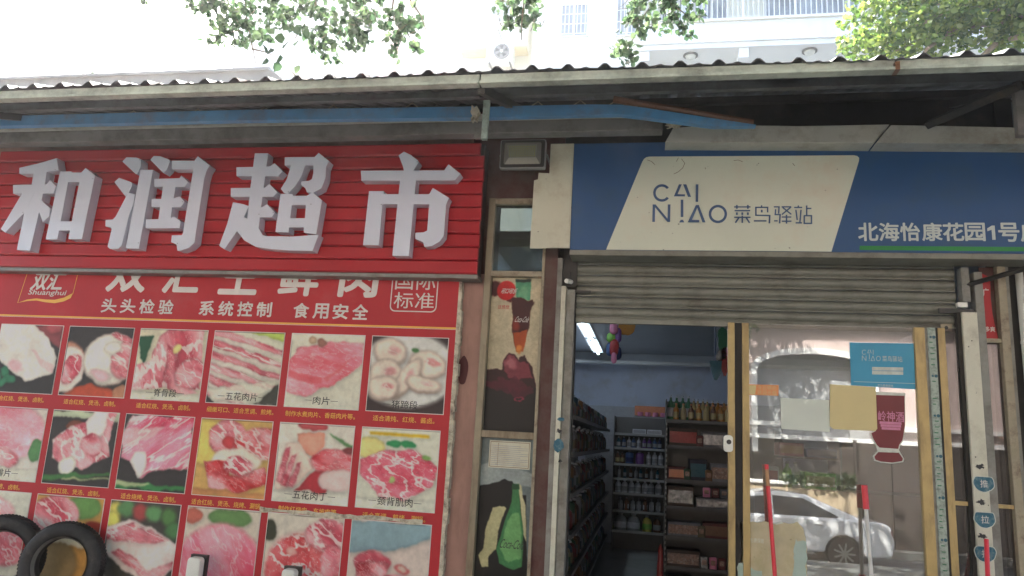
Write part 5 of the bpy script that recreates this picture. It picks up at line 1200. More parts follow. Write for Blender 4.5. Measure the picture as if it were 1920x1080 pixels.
t = thing('feather_duster', 'dark red cloth bundle hanging at the lower left upright of the snack rack', 'cloth')
obj('bundle', MB().lathe([(0.01, 0.0), (0.035, 0.05), (0.03, 0.25), (0.02, 0.42), (0.005, 0.46)], (0.14, 2.40, 0.24), 10), 'item_red', t)
# left rack goods
G3 = 'goods on the side rack'
cols = ['item_brown', 'item_red', 'item_grey', 'item_amber', 'item_teal', 'item_white', 'item_green', 'item_straw']
cn_ = {'item_brown': 'brown', 'item_red': 'red', 'item_grey': 'grey', 'item_amber': 'amber', 'item_teal': 'teal', 'item_white': 'white', 'item_green': 'green', 'item_straw': 'straw coloured'}
ordn = ['lowest', 'second', 'third', 'fourth', 'fifth', 'top']
for li, z in enumerate(lzs):
    y = 0.75; k = li*3
    while y < 5.6:
        c = cols[(k*5+li*3) % 8]
        kd = ('round', 'can', 'jug')[(k+li) % 3]
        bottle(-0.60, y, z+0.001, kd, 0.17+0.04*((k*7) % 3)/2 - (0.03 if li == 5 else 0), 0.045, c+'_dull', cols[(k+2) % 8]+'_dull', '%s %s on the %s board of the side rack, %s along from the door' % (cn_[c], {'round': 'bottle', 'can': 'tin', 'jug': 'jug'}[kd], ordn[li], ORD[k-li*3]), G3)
        y += 0.16 if li in (0, 1, 5) else 0.19; k += 1
# hanging toys
def hang(name, label, x, y, ztop, z0, parts_):
    t = thing(name, label, 'toy')
    obj('string', MB().tube([(x, y, 2.98), (x, y, ztop)], 0.004, 5), 'item_grey', t)
    for m, cx_, cz_, rx_, rz_ in parts_:
        mb = MB(); mb.lathe([(rx_*math.sin(math.pi*a)*(0.9+0.1*math.sin(9*a))+0.002, -rz_*math.cos(math.pi*a)) for a in np.linspace(0, 1, 9)], (x+cx_, y+random.uniform(-0.03, 0.03), cz_), 9, 1, 0.6)
        obj('plastic_toy', mb, m, t)
a = P(1152, 640, 1.6); zt = P(1152, 606, 1.6).z; zb_ = P(1152, 680, 1.6).z; h_ = zt-zb_
hang('toy_bunch', 'hanging bunch of bright plastic toys near the tube light', a.x, 1.6, zt, zb_, [('item_pink', -0.01, zt-h_*0.12, 0.045, 0.06), ('item_lime', -0.03, zt-h_*0.36, 0.05, 0.045), ('item_purple', 0.03, zt-h_*0.3, 0.035, 0.07), ('item_red', 0.0, zt-h_*0.62, 0.05, 0.08), ('item_blue', -0.04, zt-h_*0.66, 0.04, 0.06), ('item_navy', 0.03, zt-h_*0.75, 0.04, 0.06), ('item_pink', 0.0, zb_+0.04, 0.03, 0.05)])
a = P(1175, 614, 1.7)
t = thing('paper_lantern', 'flat ochre fan hanging beside the toy bunch', 'decoration')
obj('disc', MB().prism(blob(a.x, a.z, 0.075, 0.075, j=0.1), 1.69, 1.70), 'item_amber', t); obj('string', MB().tube([(a.x, 1.695, 2.98), (a.x, 1.695, a.z+0.05)], 0.003, 5), 'item_grey', t)
a = P(1342, 690, 1.5)
t = thing('fishing_net_toy', 'dark teal pointed bag hanging inside the doorway next to the door frame', 'bag')
obj('bag', MB().prism([(P(x, y, 1.5).x, P(x, y, 1.5).z) for x, y in ((1330,677),(1353,678),(1351,700),(1344,713),(1339,712),(1334,697))], 1.46, 1.52), 'item_teal', t)
obj('string', MB().tube([P(1341, 606, 1.49), P(1341, 678, 1.49)], 0.006, 6), 'item_navy', t)
t = thing('packet_bunch', 'bunch of dark glossy packets hanging against the brass door frame', 'packet')
for x, y, rx, ry, m in ((1356,640,9,30,'item_green'),(1350,668,7,10,'packet_silver'),(1358,680,8,22,'item_red'),(1360,660,7,8,'item_pink')):
    q = P(x, y, 1.55); obj('packet', MB().prism(blob(q.x, q.z, rx*0.0047, ry*0.0047, j=0.3, seed=y), 1.55, 1.58), m, t)
# things inside behind the glass door
YC_ = 0.45
def behind(px0, px1, pyb, pyt, m, stripe, label, nm='carton_box'):
    a_, b_ = P(px0, pyb, YC_), P(px1, pyt, YC_); packet(a_.x, b_.x, YC_, a_.z, b_.z-a_.z, 0.25, m, label, stripe=stripe, nm=nm)
z_lo, z_hi = P(1530, 918, YC_).z, P(1530, 858, YC_).z
for px0, px1, zb_, pyt, m, st_, lab in ((1463,1508,z_hi,832,'item_red','item_amber','red and yellow carton on the upper shelf behind the door glass'),
        (1512,1568,z_hi,843,'item_blue','item_navy','blue carton on the upper shelf behind the door glass'),
        (1508,1567,z_lo,889,'item_lime','item_straw','pale green carton low behind the door glass'),
        (1438,1462,z_lo,876,'item_white','item_red','white carton with red print low behind the door glass')):
    a_, b_ = P(px0, 900, YC_), P(px1, pyt, YC_); packet(a_.x, b_.x, YC_, zb_+0.001, b_.z-zb_, 0.25, m, lab, stripe=st_, nm='carton_box')
a_, b_ = P(1470, 900, YC_), P(1503, 900, YC_)
row(YC_+0.05, z_lo+0.001, a_.x, b_.x, 2, 'round', 0.17, 0.032, ['item_lime', 'item_white'], 'item_green', 'green labelled bottle behind the door glass', 'bottles behind the door glass')
ct = thing('shop_counter', 'brown counter with an upper shelf close behind the glass door', 'counter')
obj('body', BX(0.72, 2.05, YC_-0.05, YC_+0.40, 0.2, z_lo), 'item_brown', ct); obj('upper_shelf', BX(0.72, 1.28, YC_-0.02, YC_+0.34, z_hi-0.014, z_hi), 'shelf_metal', ct)
obj('back_board', BX(1.30, 2.05, YC_+0.40, YC_+0.43, 0.2, 1.72), 'item_brown', ct)
for x_ in (0.72, 1.281): obj('shelf_upright', BX(x_, x_+0.015, YC_, YC_+0.34, z_lo+0.001, z_hi+0.12), 'shelf_metal', ct)

# ------------------------------------------------------------------ buildings behind
cw = thing('concrete_parapet', 'pale grey concrete wall rising behind the left of the canopy', 'wall')
obj('wall', MB().prism([(-16, 0), (-4.3, 0), (-4.3, 5.55), (-4.62, 5.88), (-4.80, 6.01), (-16, 6.01)], 3.0, 3.25), 'concrete', cw)
obj('coping', MB().prism([(-16, 6.012), (-4.82, 6.012), (-4.82, 6.05), (-16, 6.05)], 2.97, 3.28), 'concrete', cw)

def grille(parent, x0, x1, z0, z1, y, nx, nz, m='white_paint'):
    g = MB()
    for k in range(nx+1): x = x0+(x1-x0)*k/nx; g.box(x-0.012, x+0.012, y-0.02, y+0.004, z0, z1)
    for k in range(nz+1): z = z0+(z1-z0)*k/nz; g.box(x0, x1, y-0.030, y-0.0205, z-0.014, z+0.014)
    return obj('window_grille', g, m, parent)
def window(parent, x0, x1, z0, z1, y, panes=2, gr=0, depth=0.12):
    f = MB(); w_ = 0.05
    f.box(x0, x1, y-0.02, y+0.03, z0, z0+w_); f.box(x0, x1, y-0.02, y+0.03, z1-w_, z1); f.box(x0, x0+w_, y-0.018, y+0.03, z0+w_, z1-w_); f.box(x1-w_, x1, y-0.018, y+0.03, z0+w_, z1-w_)
    for k in range(1, panes): xx = x0+(x1-x0)*k/panes; f.box(xx-0.02, xx+0.02, y-0.017, y+0.03, z0+w_, z1-w_)
    fr = obj('window_frame', f, 'white_paint', parent)
    for k in range(panes):
        a = x0+(x1-x0)*k/panes+0.03; b = x0+(x1-x0)*(k+1)/panes-0.03
        obj('pane', BX(a, b, y+0.005, y+0.012, z0+w_, z1-w_), 'window_pale', fr)
    if gr: grille(parent, x0-0.05, x1+0.05, z0-0.08, z1+0.08, y-0.30, gr, 4)
    return fr

# right: cream apartment block with balconies
ap = thing('apartment_block', 'cream apartment block with railed balconies above the blue sign', 'building')
AY = 15.0
m_ = MB(); m_.box(-6.3, 14, AY+1.6, AY+12, 0, 24); obj('wall', m_, 'cream_wall', ap)
obj('wall', BX(-3.6, -0.42, AY+0.05, AY+1.6, 0, 24), 'cream_wall', ap, label='projecting cream wall with caged windows')
# bay with ochre stained underside
obj('bay', BX(-6.2, -3.95, AY+1.0, AY+1.6, 13.72, 17.5), 'cream_wall', ap)
obj('bay_underside', BX(-6.15, -4.0, AY+1.03, AY+1.58, 13.67, 13.719), 'ochre_stain', ap)
for z in (9.6, 12.78, 16.0, 19.2):
    obj('balcony_slab', BX(-0.42, 13.5, AY-0.05, AY+1.6, z, z+0.16), 'white_wall', ap)
    obj('balcony_parapet', BX(-0.42, 13.5, AY-0.10, AY+0.02, z+0.161, z+0.78), 'white_wall', ap)
    obj('parapet_ledge', BX(-0.45, 13.5, AY-0.16, AY+0.04, z+0.781, z+0.86), 'cream_wall', ap)
    obj('beam', BX(2.35, 2.62, AY+0.0, AY+1.6, z-0.30, z-0.002), 'white_wall', ap); obj('beam', BX(-0.42, -0.15, AY+0.0, AY+1.6, z-0.30, z-0.002), 'white_wall', ap)
    rl = obj('railing', BX(-0.40, 13.4, AY-0.07, AY-0.03, z+1.58, z+1.63), 'white_paint', ap)
    for k in range(0, 96): 
        xx = -0.38+0.142*k; obj('baluster', BX(xx-0.012, xx+0.012, AY-0.062, AY-0.038, z+0.862, z+1.58), 'white_paint', rl) if z == 12.78 and k < 60 else None
    if z != 12.78:
        g = MB()
        for k in range(96): xx = -0.38+0.142*k; g.box(xx-0.012, xx+0.012, AY-0.062, AY-0.038, z+0.862, z+1.58)
        obj('balusters', g, 'white_paint', rl, kind='stuff')
    for k in range(8): xx = -0.38+k*1.42; obj('post', BX(xx-0.03, xx+0.03, AY-0.075, AY-0.025, z+0.8615, z+1.579), 'white_paint', rl)
for zf in (13.0, 16.2):
    window(ap, 0.7, 2.2, zf+0.3, zf+2.4, AY+1.55, 3); window(ap, 3.3, 6.0, zf+0.4, zf+2.4, AY+1.55, 3); window(ap, 7.2, 9.6, zf+0.4, zf+2.4, AY+1.55, 3)
window(ap, -2.80, -1.95, 13.35, 14.45, AY+0.02, 2, gr=8); window(ap, -1.15, -0.50, 13.3, 14.6, AY+0.02, 2, gr=7)
window(ap, -2.95, -1.95, 10.6, 11.75, AY+0.02, 2, gr=9); window(ap, -1.2, -0.5, 10.6, 11.75, AY+0.02, 2, gr=7)
window(ap, -5.6, -4.2, 10.9, 12.3, AY+1.55, 3, gr=11); window(ap, -5.6, -4.4, 14.5, 15.8, AY+0.97, 3)
def lamp(x, y, z, lab):
    t = thing('ceiling_lamp', lab, 'lamp', 'round lamps under the apartment balcony')
    obj('base', MB().lathe([(0.21, 0.0), (0.21, -0.03), (0.17, -0.035)], (x, y, z), 16), 'grey_metal', t); obj('shade', MB().lathe([(0.15, -0.036), (0.13, -0.09), (0.05, -0.13)], (x, y, z), 16), 'plastic_white', t)
lamp(1.03, AY+0.32, 12.778, 'left round lamp under the apartment balcony, beside the beam'); lamp(4.31, AY+0.32, 12.778, 'right round lamp under the apartment balcony')
ac = thing('air_conditioner', 'outdoor air conditioner unit with round fan on the cream apartment wall', 'air conditioner')
q = P(943, 103, AY+1.1); obj('case', BX(q.x-0.50, q.x+0.36, AY+0.9, AY+1.25, q.z-0.34, q.z+0.34), 'plastic_white', ac, bevel=0.02)
obj('fan_guard', MB().tube([(q.x, AY+0.86, q.z), (q.x, AY+0.899, q.z)], 0.25, 28), 'grey_metal', ac)
mb = MB()
for k in range(5):
    a = 2*math.pi*k/5; mb.add([(q.x+0.05*math.cos(a), AY+0.855, q.z+0.05*math.sin(a)), (q.x+0.21*math.cos(a), AY+0.85, q.z+0.21*math.sin(a)), (q.x+0.21*math.cos(a+0.7), AY+0.856, q.z+0.21*math.sin(a+0.7))], [(0,1,2)])
obj('fan_blades', mb, 'dark_metal', ac); obj('hub', MB().tube([(q.x, AY+0.84, q.z), (q.x, AY+0.859, q.z)], 0.05, 12), 'plastic_white', ac)
for dx in (-0.4, 0.25): obj('bracket', BX(q.x+dx, q.x+dx+0.04, AY+0.9, AY+1.6, q.z-0.39, q.z-0.345), 'grey_metal', ac)
# laundry on the balcony
for x, w_, c, lab in ((0.15, 0.45, 'item_navy', 'dark garment hanging on the apartment balcony at the left'), (0.75, 0.35, 'item_white', 'white shirt hanging on the apartment balcony'), (1.2, 0.3, 'item_grey', 'grey garment hanging on the apartment balcony beside the white shirt')):
    t = thing('laundry', lab, 'clothes', 'laundry on the apartment balcony')
    obj('cloth', MB().prism([(x, 14.0), (x+w_, 14.0), (x+w_*0.95, 14.75), (x+w_*0.7, 14.9), (x+w_*0.3, 14.9), (x+0.02, 14.75)], AY+0.48, AY+0.52), c, t); obj('hanger', MB().tube([(x+w_/2, AY+0.5, 14.9), (x+w_/2, AY+0.5, 15.02)], 0.008, 5), 'grey_metal', t)

# centre: distant apartment tower
md = thing('distant_apartments', 'washed out white apartment tower with balconies in the gap of the leaves', 'building')
MY = 30.0
obj('wall', BX(-24.5, -14.6, MY+1.6, MY+12, 0, 34), 'white_wall', md)
obj('corner_column', BX(-14.75, -14.25, MY-0.05, MY+1.6, 0, 27.0), 'brick_pale', md, label='reddish corner column of the distant tower')
obj('wing', BX(-14.2, -8.8, MY+4, MY+14, 0, 34), 'cream_wall', md)
for z in (14.0, 17.1, 20.25, 23.35, 26.45, 29.5):
    obj('balcony_slab', BX(-17.9, -14.76, MY-0.05, MY+1.59, z-1.15, z-1.0), 'white_wall', md)
    obj('balcony_parapet', BX(-17.9, -14.76, MY-0.10, MY+0.02, z-0.999, z-0.2), 'white_wall', md)
    rl = obj('railing', BX(-17.9, -14.76, MY-0.06, MY-0.02, z+0.15, z+0.20), 'grey_metal', md)
    f = window(md, -17.2, -15.2, z-0.1, z+1.1, MY+1.55, 3); f = window(md, -21.6, -18.6, z-0.1, z+1.1, MY+1.55, 5); window(md, -24.2, -22.4, z-0.1, z+1.1, MY+1.55, 3)
    obj('sun_shade', BX(-22.0, -18.2, MY+1.25, MY+1.59, z+1.2, z+1.28), 'white_wall', md)
pk = thing('red_roof_block', 'small building with a red storey between the two apartment blocks', 'building')
obj('wall', BX(-11.2, -9.55, MY-4.0, MY+2, 0, 17.6), 'white_wall', pk); obj('red_storey', BX(-11.25, -9.5, MY-4.1, MY+2, 17.61, 18.9), 'pink_wall', pk); obj('roof_slab', BX(-11.35, -9.4, MY-4.2, MY+2.1, 18.91, 19.05), 'white_wall', pk)
f_ = window(pk, -10.1, -9.75, 17.8, 18.3, MY-4.12, 1)

# ------------------------------------------------------------------ leaves
def leaves(name, pts, size, m, parent, jit=0.35, droop=0.5, wide=0.42, **k):
    n = len(pts); pts = np.asarray(pts)
    d = rng.normal(size=(n, 3)); d[:, 2] -= droop*1.5; d /= np.linalg.norm(d, axis=1)[:, None]
    up = rng.normal(size=(n, 3)); s_ = np.cross(d, up); s_ /= np.linalg.norm(s_, axis=1)[:, None]; nn = np.cross(d, s_)
    L_ = size*(1+rng.uniform(-jit, jit, n))[:, None]; Wd = L_*wide
    b = pts; t_ = pts+d*L_
    fold = nn*Wd*0.35
    l1 = pts+d*L_*0.30+s_*Wd+fold; l2 = pts+d*L_*0.68+s_*Wd*0.85+fold; r1 = pts+d*L_*0.30-s_*Wd+fold; r2 = pts+d*L_*0.68-s_*Wd*0.85+fold
    co = np.stack([b, l1, l2, t_, r2, r1], 1).reshape(-1, 3)
    i = (np.arange(n)*6)[:, None]; q = np.concatenate([i+np.array([[0, 3, 2, 1]]), i+np.array([[0, 5, 4, 3]])], 1).ravel()
    me = bpy.data.meshes.new(name); me.vertices.add(len(co)); me.vertices.foreach_set('co', co.ravel())
    me.loops.add(len(q)); me.loops.foreach_set('vertex_index', q); npol = len(q)//4
    me.polygons.add(npol); me.polygons.foreach_set('loop_start', np.arange(0, len(q), 4)); me.polygons.foreach_set('loop_total', np.full(npol, 4)); me.update(calc_edges=True)
    at = me.attributes.new('tone', 'FLOAT', 'POINT'); at.data.foreach_set('value', np.repeat(rng.uniform(0.45, 1.55, n), 6))
    return obj(name, me, m, parent, **k)
def spray_pts(cx, cy, rx, ry, n, Y, dY):
    """clumpy points in a view-independent ellipsoid whose centre and size follow the photograph"""
    c = P(cx, cy, Y); dist = (c-EYE).length; kx = rx*dist/F_PX*1.1; kz = ry*dist/F_PX*1.2
    cl = rng.normal(size=(max(3, n//9), 3)); cl /= np.maximum(1, np.linalg.norm(cl, axis=1))[:, None]; cl *= rng.uniform(0.2, 1, (len(cl), 1))**0.5
    idx = rng.integers(0, len(cl), n); p = cl[idx]+rng.normal(size=(n, 3))*0.10
    return np.array([c.x, c.y, c.z])+p*np.array([kx, dY, kz])

tr1 = thing('street_tree', 'street tree whose leafy twigs hang into the top of the view above the canopy', 'tree')
trunk = MB().tube([(-6.5, -6.8, 0), (-6.4, -6.7, 2.2), (-6.2, -6.3, 4.2)], 0.20, 12, 0.15); obj('trunk', trunk, 'bark', tr1)
lm = MB(); hub = Vector((-6.2, -6.3, 4.2))
Yh = 0.3
ends = [P(455, -60, Yh), P(600, -70, Yh), P(750, -80, Yh), P(985, -60, 0.4), P(1260, -80, 0.2)]
for e in ends:
    mid = hub.lerp(e, 0.5)+Vector((0, 0, 1.6)); q = [hub]
    for t in (0.25, 0.5, 0.75, 1.0): q.append(hub.lerp(mid, t*2) if t <= 0.5 else mid.lerp(e, t*2-1))
    lm.tube(q, 0.07, 7, 0.012)
tw = [[(455,-60),(462,30),(472,80),(480,122)],[(472,92),(495,97),(512,104)],[(560,150),(548,135)],[(600,-70),(590,20),(560,60),(540,95)],[(750,-80),(735,20),(755,70),(742,98)],[(985,-60),(982,10),(978,45),(978,75)],[(1260,-80),(1235,-10),(1200,40),(1188,70),(1175,100)],[(1235,-10),(1290,30)],[(740,-40),(790,30),(800,60)]]
for t in tw: lm.tube([P(x, y, Yh) for x, y in t], 0.009, 5, 0.004)
for k_ in range(46):
    x_ = random.choice([430, 470, 545, 600, 640, 690, 755, 960, 1000, 1200, 1240, 1180])+random.uniform(-30, 30); y_ = random.uniform(-10, 60)
    if x_ > 1150 and y_ > 50: continue
    a_ = P(x_, y_, Yh+random.uniform(-0.2, 0.2)); b_ = a_+Vector((random.uniform(-0.12, 0.12), random.uniform(-0.1, 0.1), random.uniform(-0.16, -0.04))); lm.tube([a_, a_.lerp(b_, 0.5)+Vector((random.uniform(-.015, .015), 0, 0)), b_], 0.004, 4, 0.002)
obj('branches', lm, 'bark', tr1)
pp = []
for cx, cy, rx, ry, n in ((430,-5,60,40,190),(465,25,85,45,420),(450,60,60,28,150),(400,15,30,30,50),(545,20,55,35,150),(560,45,30,22,80),(640,15,60,40,330),(655,60,40,35,150),(618,85,24,24,60),(620,103,10,8,12),(590,60,28,28,60),(715,-5,22,22,45),(706,22,14,18,35),(755,45,35,30,110),(772,20,28,40,80),(745,82,20,14,38),(770,65,18,16,30),(735,98,8,7,8),
                      (950,-5,30,25,90),(938,28,14,15,22),(965,30,16,18,34),(992,5,28,28,90),(998,38,18,16,26),(1012,45,10,10,10),
                      (1235,-5,50,24,160),(1215,18,28,24,60),(1262,22,28,20,70),(1290,38,24,20,60),(1190,45,22,22,32),(1205,60,12,10,12),(1165,85,24,20,36),(1175,108,20,16,36),(1158,80,14,12,14),(1188,100,10,14,10),(1322,10,20,16,30),(1240,45,20,10,20),(280,-5,14,8,12)):
    pp.append(spray_pts(cx, cy, rx, ry, n, Yh, 0.22))
leaves('foliage', np.concatenate(pp), 0.052, 'leaf_hang', tr1, kind='stuff')
big = [(497,88),(512,96),(478,75),(530,108),(545,86),(566,82),(505,114),(527,120),(556,132),(562,148),(540,78),(520,70),(486,62),(570,60),(585,64)]
for x, y in big:
    q = P(x-5, y-6, Yh-0.3); leaves('leaf', [tuple(q)], 0.085, 'leaf_hang', tr1, jit=0.15, droop=1.0, wide=0.46)
ov = []
for c_, r_, n in (((-2.5, -7.5, 7.2), (3.2, 2.0, 1.2), 6000), ((2.8, -8.5, 7.0), (2.2, 1.6, 1.0), 3500), ((-6, -5.5, 6.8), (2.0, 2.0, 1.2), 3000)):
    v = rng.normal(size=(n, 3)); v /= np.linalg.norm(v, axis=1)[:, None]; v *= rng.uniform(0.3, 1, (n, 1))**0.4; ov.append(np.array(c_)+v*np.array(r_))
leaves('crown', np.concatenate(ov), 0.075, 'leaf_hang', tr1, kind='stuff')
n = 38000
v_ = np.stack([rng.uniform(-15, 13, n), rng.uniform(-9.0, 0.6, n), rng.uniform(0, 1, n)], 1)
v_[:, 2] = 6.5+v_[:, 2]*(1.9+0.6*np.sin(v_[:, 0]*0.9)+0.5*np.sin(v_[:, 1]*1.3))
v_ = v_[(np.sin(v_[:, 0]*1.1+1.0)*np.sin(v_[:, 1]*1.4) > -0.86)]
leaves('crown', v_, 0.20, 'leaf_hang', tr1, kind='stuff')  # extra unseen crown, added to cut sky and sun on the shop front

tr2 = thing('leafy_tree', 'bright yellow green tree rising behind the right end of the canopy', 'tree')
TY = 4.5
bm_ = MB(); b0 = Vector((7.0, 5.2, 0)); f1 = P(1990, 60, TY); f2 = P(1885, 45, TY); 
bm_.tube([b0, (6.9, 5.0, 4.0), tuple(P(2080, 90, TY)), tuple(f1)], 0.22, 10, 0.10)
bm_.tube([f1, P(1925, 66, TY), P(1875, 75, TY), P(1835, 112, TY-0.2)], 0.055, 8, 0.03)
for q in ([(1990,60),(1880,20),(1790,10),(1700,5)],[(1880,42),(1800,52),(1730,72),(1680,95)],[(1800,52),(1740,90),(1720,115)],[(1990,60),(1960,-30),(1900,-80)],[(1790,10),(1740,40),(1660,60)]): bm_.tube([P(x, y, TY+random.uniform(-0.3, 0.3)) for x, y in q], 0.035, 6, 0.010)
obj('trunk', bm_, 'bark', tr2)
pp = []
for cx, cy, rx, ry, n in ((1640,20,45,40,420),(1625,70,35,28,260),(1660,95,50,18,260),(1700,40,55,45,700),(1690,85,50,28,320),(1760,15,60,35,700),(1780,60,50,30,400),(1750,95,40,18,150),(1830,30,55,40,800),(1860,5,60,30,700),(1905,30,40,40,700),(1880,75,30,14,120),(1915,95,18,12,60),(1940,10,40,60,500),(1800,-30,150,30,900),(1610,45,20,30,90)):
    pp.append(spray_pts(cx, cy, rx, ry, n, TY, 0.7))
leaves('crown', np.concatenate(pp), 0.072, 'leaf_tree', tr2, kind='stuff', droop=0.2)
# weed on the parapet
wd_ = thing('weed_tuft', 'small weed growing on top of the concrete parapet', 'plant')
q = P(165, 142, 3.1); mb = MB()
for k in range(7): mb.tube([(q.x, 3.1, 6.05), (q.x+random.uniform(-0.12, 0.12), 3.1+random.uniform(-.05, .05), 6.05+random.uniform(0.08, 0.22))], 0.005, 4, 0.002)
obj('stems', mb, 'bark', wd_); leaves('leaves', [(q.x+rng.uniform(-.13, .13), 3.1, 6.07+rng.uniform(0, .2)) for _ in range(40)], 0.04, 'leaf_hang', wd_, kind='stuff')

# ------------------------------------------------------------------ across the street (seen mirrored in the door glass)
ob = thing('pink_house', 'pink house with a white arched opening across the street', 'building')
OY = -15.6; bx = [(-8, 12)]
AC, AW, AZ = 4.25, 1.42, 3.70          # arch centre, half width, springing
apx = 4.19
def archpts(r_off, n=16):
    rise = apx-AZ+r_off; out = []
    for k in range(n+1):
        t = math.pi*k/n; x = AC-(AW+r_off)*math.cos(t); out.append((x, AZ+rise*math.sin(t)**0.8))
    return out
hole = archpts(0)
wl = MB()
wl.box(-14, AC-AW-0.42, OY-0.3, OY, -0.9, 6.2); wl.box(AC+AW+0.42, 18, OY-0.3, OY, -0.9, 6.2)
wl.box(AC-AW-0.42, AC+AW+0.42, OY-0.3, OY, 4.7, 6.2)
wl.box(AC-AW-0.42, AC-AW, OY-0.3, OY, -0.9, AZ); wl.box(AC+AW, AC+AW+0.42, OY-0.3, OY, -0.9, AZ)
wl.box(AC-AW, AC+AW, OY-0.3, OY, -0.9, 1.6)
obj('wall', wl, 'pink_wall', ob)
sp_ = MB(); n = len(hole)
for k in range(n-1):
    a, b = hole[k], hole[k+1]; sp_.add([(a[0], OY, a[1]), (b[0], OY, b[1]), (b[0], OY, 4.7), (a[0], OY, 4.7)], [(0,1,2,3)])
sp_.add([(AC-AW-0.42, OY, AZ), (AC-AW, OY, AZ), (AC-AW, OY, 4.7), (AC-AW-0.42, OY, 4.7), (AC+AW, OY, AZ), (AC+AW+0.42, OY, AZ), (AC+AW+0.42, OY, 4.7), (AC+AW, OY, 4.7)], [(0,1,2,3),(4,5,6,7)])
obj('wall', sp_, 'pink_wall', ob)
am = MB(); o1 = archpts(0.16)
for k in range(n-1):
    a, b, c_, d = hole[k], hole[k+1], o1[k+1], o1[k]; am.add([(a[0], OY+0.10, a[1]), (b[0], OY+0.10, b[1]), (c_[0], OY+0.10, c_[1]), (d[0], OY+0.10, d[1]), (a[0], OY-0.05, a[1]), (b[0], OY-0.05, b[1]), (c_[0], OY+0.001, c_[1]), (d[0], OY+0.001, d[1])], [(0,1,2,3),(0,4,5,1),(3,2,6,7)])
obj('arch_moulding', am, 'white_paint', ob)
for x in (AC-AW-0.15, AC+AW): obj('column', BX(x, x+0.15, OY-0.05, OY+0.12, 1.6, AZ-0.002), 'white_paint', ob)
obj('column', BX(2.30, 2.45, OY+0.001, OY+0.12, 1.6, AZ), 'white_paint', ob)
obj('shutter', BX(AC-AW+0.01, AC+AW-0.01, OY-0.34, OY-0.31, 1.6, 4.5), 'curtain_grey', ob)
obj('cornice', BX(-14, 18, OY+0.001, OY+0.25, 4.95, 5.10), 'white_paint', ob)
for z in (1.95, 2.28): obj('sill_band', BX(-14, 18, OY+0.001, OY+0.18, z, z+0.11), 'white_paint', ob)
obj('step_band', BX(-14, 18, OY+0.001, OY+0.1, 0.5, 1.94), 'plinth_dark', ob)
hd = leaves('hedge', np.stack([rng.uniform(3.3, 4.9, 2600), rng.uniform(-14.9, -14.2, 2600), rng.uniform(0.85, 1.15, 2600)], 1), 0.09, 'leaf_dark', None, kind='stuff')
tag(hd, 'clipped green hedge on the low wall across the street', 'hedge')
dw = thing('dark_gate', 'dark brown panelled gate beside the beige wall across the street', 'gate')
for k in range(5): obj('panel', BX(5.02+k*0.8, 5.79+k*0.8, -14.75, -14.68, -0.5, 1.93), 'plinth_dark', dw)
obj('post', BX(4.975, 5.015, -14.8, -14.6, -0.5, 2.0), 'plinth_dark', dw)
lw = thing('low_wall', 'low beige garden wall across the street behind the white car', 'wall'); obj('wall', BX(-10, 4.95, -14.9, -14.3, -0.9, 0.86), 'beige_wall', lw); obj('coping', BX(-10, 4.97, -14.95, -14.25, 0.861, 0.92), 'plaster_white', lw)

tr3 = thing('garden_trees', 'dense dark green trees behind the pink house across the street', 'trees', kind='stuff')
v_ = np.stack([rng.uniform(-20, 22, 34000), rng.uniform(-24, -17.5, 34000), rng.uniform(0, 1, 34000)], 1)
v_[:, 2] = 4.0+v_[:, 2]*(11.0+2.0*np.sin(v_[:, 0]*0.6)+1.3*np.sin(v_[:, 0]*1.7+1))
leaves('crown', v_, 0.42, 'leaf_dark', tr3, kind='stuff')
tk = MB()
for x in (-15, -9, -3.5, 2, 8, 14, 19): tk.tube([(x, -20, -0.9), (x+0.3, -20, 6), (x, -20, 9)], 0.3, 8, 0.12)
obj('trunks', tk, 'bark', tr3, kind='stuff')
tr4 = thing('pavement_tree', 'dark leafed tree standing on the far pavement beside the pink house', 'tree')
obj('trunk', MB().tube([(0.6, -14.6, -0.5), (0.7, -14.5, 2.5), (0.9, -14.3, 4.4)], 0.16, 10, 0.10), 'bark', tr4)
v_ = rng.normal(size=(5000, 3)); v_ /= np.linalg.norm(v_, axis=1)[:, None]; v_ *= rng.uniform(0.3, 1, (5000, 1))**0.4
leaves('crown', np.array([0.9, -13.8, 5.9])+v_*np.array([2.6, 1.6, 1.9]), 0.13, 'leaf_dark', tr4, kind='stuff')

# white saloon car
car = thing('parked_car', 'white saloon car parked across the street', 'car')
GX, GZ, YC = 2.55, -0.66, -12.6          # centre, ground, middle line
Lr = 4.75
def cp(x, z): return (GX+x, GZ+z)
low = [(-2.35,0.30),(-2.36,0.62),(-2.25,0.74),(-1.35,0.93),(-1.0,0.97),(1.55,0.99),(2.20,0.97),(2.33,0.88),(2.38,0.60),(2.33,0.32)]
def section(xz, ys_shift=0.0):
    pass
mbd = MB(); prof_b = low+[(1.85,0.26)]+[(1.42+0.37*math.cos(t), 0.32+0.36*math.sin(t)) for t in np.linspace(0, math.pi, 10)]+[(-1.0,0.24)]+[(-1.43+0.37*math.cos(t), 0.32+0.36*math.sin(t)) for t in np.linspace(0, math.pi, 10)]
prof_b = [(GX+x, GZ+z) for x, z in prof_b]
mbd.prism(prof_b, YC-0.90, YC+0.90)
bod = obj('body', mbd, 'car_white', car, bevel=0.05)
cab = [(-1.25,0.95),(-0.45,1.38),(0.15,1.46),(0.75,1.42),(1.85,0.98)]
vs = []; 
for y, ins in ((YC-0.86, 0), (YC+0.86, 0)): pass
c0 = [(GX+x, YC-0.86, GZ+z) for x, z in cab]; c1 = [(GX+x, YC+0.86, GZ+z) for x, z in cab]
for i in (1, 2, 3): c0[i] = (c0[i][0], YC-0.62, c0[i][2]); c1[i] = (c1[i][0], YC+0.62, c1[i][2])
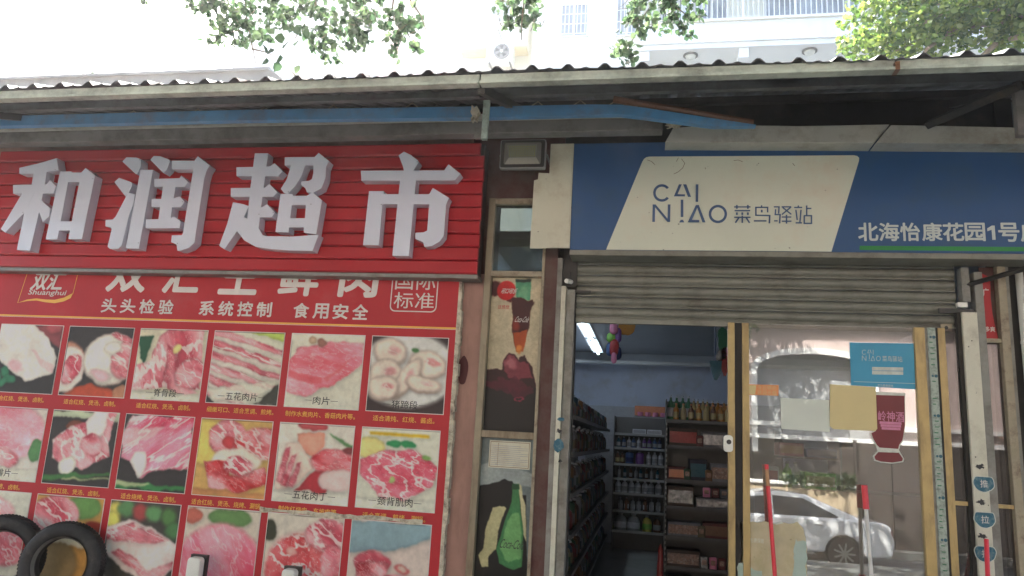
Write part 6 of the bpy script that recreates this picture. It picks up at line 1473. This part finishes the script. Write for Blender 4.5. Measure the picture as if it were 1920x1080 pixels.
mb = MB(); mb.add(c0+c1, [(0,1,2,3,4), (9,8,7,6,5), (0,5,6,1), (1,6,7,2), (2,7,8,3), (3,8,9,4)]); obj('cabin', mb, 'car_white', car, bevel=0.03)
for sgn, yb in ((1, YC+0.86), (-1, YC-0.86)):
    for pts_ in ([(-1.02,0.99),(-0.42,1.32),(0.02,1.37),(0.02,1.0)], [(0.07,1.0),(0.07,1.375),(0.68,1.35),(1.35,1.03),(1.30,1.0)]):
        q = []
        for x, z in pts_:
            t_ = (z-0.95)/(1.44-0.95); q.append((GX+x, yb-sgn*0.24*t_+sgn*0.012, GZ+z))
        obj('side_window', MB().add(q, [tuple(range(len(q)))]), 'window_dark', car)
    obj('mirror', MB().lathe([(0.02,-0.07),(0.09,-0.05),(0.10,0.03),(0.04,0.07)], (GX-0.98, yb+sgn*0.12, GZ+1.02), 10), 'car_white', car)
    obj('tail_light', BX(GX+2.08, GX+2.355, yb-sgn*0.01, yb+sgn*0.035, GZ+0.72, GZ+0.84), 'tail_red', car, bevel=0.02)
    obj('headlight', BX(GX-2.30, GX-1.95, yb-sgn*0.02, yb+sgn*0.05, GZ+0.62, GZ+0.74), 'plastic_white', car, bevel=0.02)
    obj('door_handle', BX(GX+0.85, GX+1.02, yb+sgn*0.03, yb+sgn*0.065, GZ+0.84, GZ+0.87), 'aluminium', car)
    for x in (-1.43, 1.42):
        wh = obj('wheel', MB().tube([(GX+x, yb-sgn*0.16, GZ+0.32), (GX+x, yb+sgn*0.035, GZ+0.32)], 0.32, 28), 'rubber', car)
        rm = MB()
        for k in range(9):
            a = 2*math.pi*k/9; c_, s_ = math.cos(a), math.sin(a); px_, pz_ = -s_*0.02, c_*0.02
            rm.add([(GX+x+px_, yb+sgn*0.045, GZ+0.32+pz_), (GX+x-px_, yb+sgn*0.045, GZ+0.32-pz_), (GX+x-px_+c_*0.21, yb+sgn*0.045, GZ+0.32-pz_+s_*0.21), (GX+x+px_+c_*0.21, yb+sgn*0.045, GZ+0.32+pz_+s_*0.21)], [(0,1,2,3)])
        obj('rim', rm, 'aluminium', wh)

# ------------------------------------------------------------------ hazy air, added to imitate veiling lens flare
hm = bpy.data.materials.new('flare_veil'); hm.use_nodes = True; hn = hm.node_tree; hn.nodes.clear()
ho = hn.nodes.new('ShaderNodeOutputMaterial'); pv = hn.nodes.new('ShaderNodeVolumePrincipled')
pv.inputs['Color'].default_value = (0.93, 0.95, 0.97, 1); pv.inputs['Density'].default_value = FLARE_VEIL; pv.inputs['Anisotropy'].default_value = 0.78
hn.links.new(pv.outputs[0], ho.inputs['Volume'])
if FLARE_VEIL: obj('flare_veil', BX(-155, 155, -155, 155, -2.2, 36.5), hm, kind='stuff')
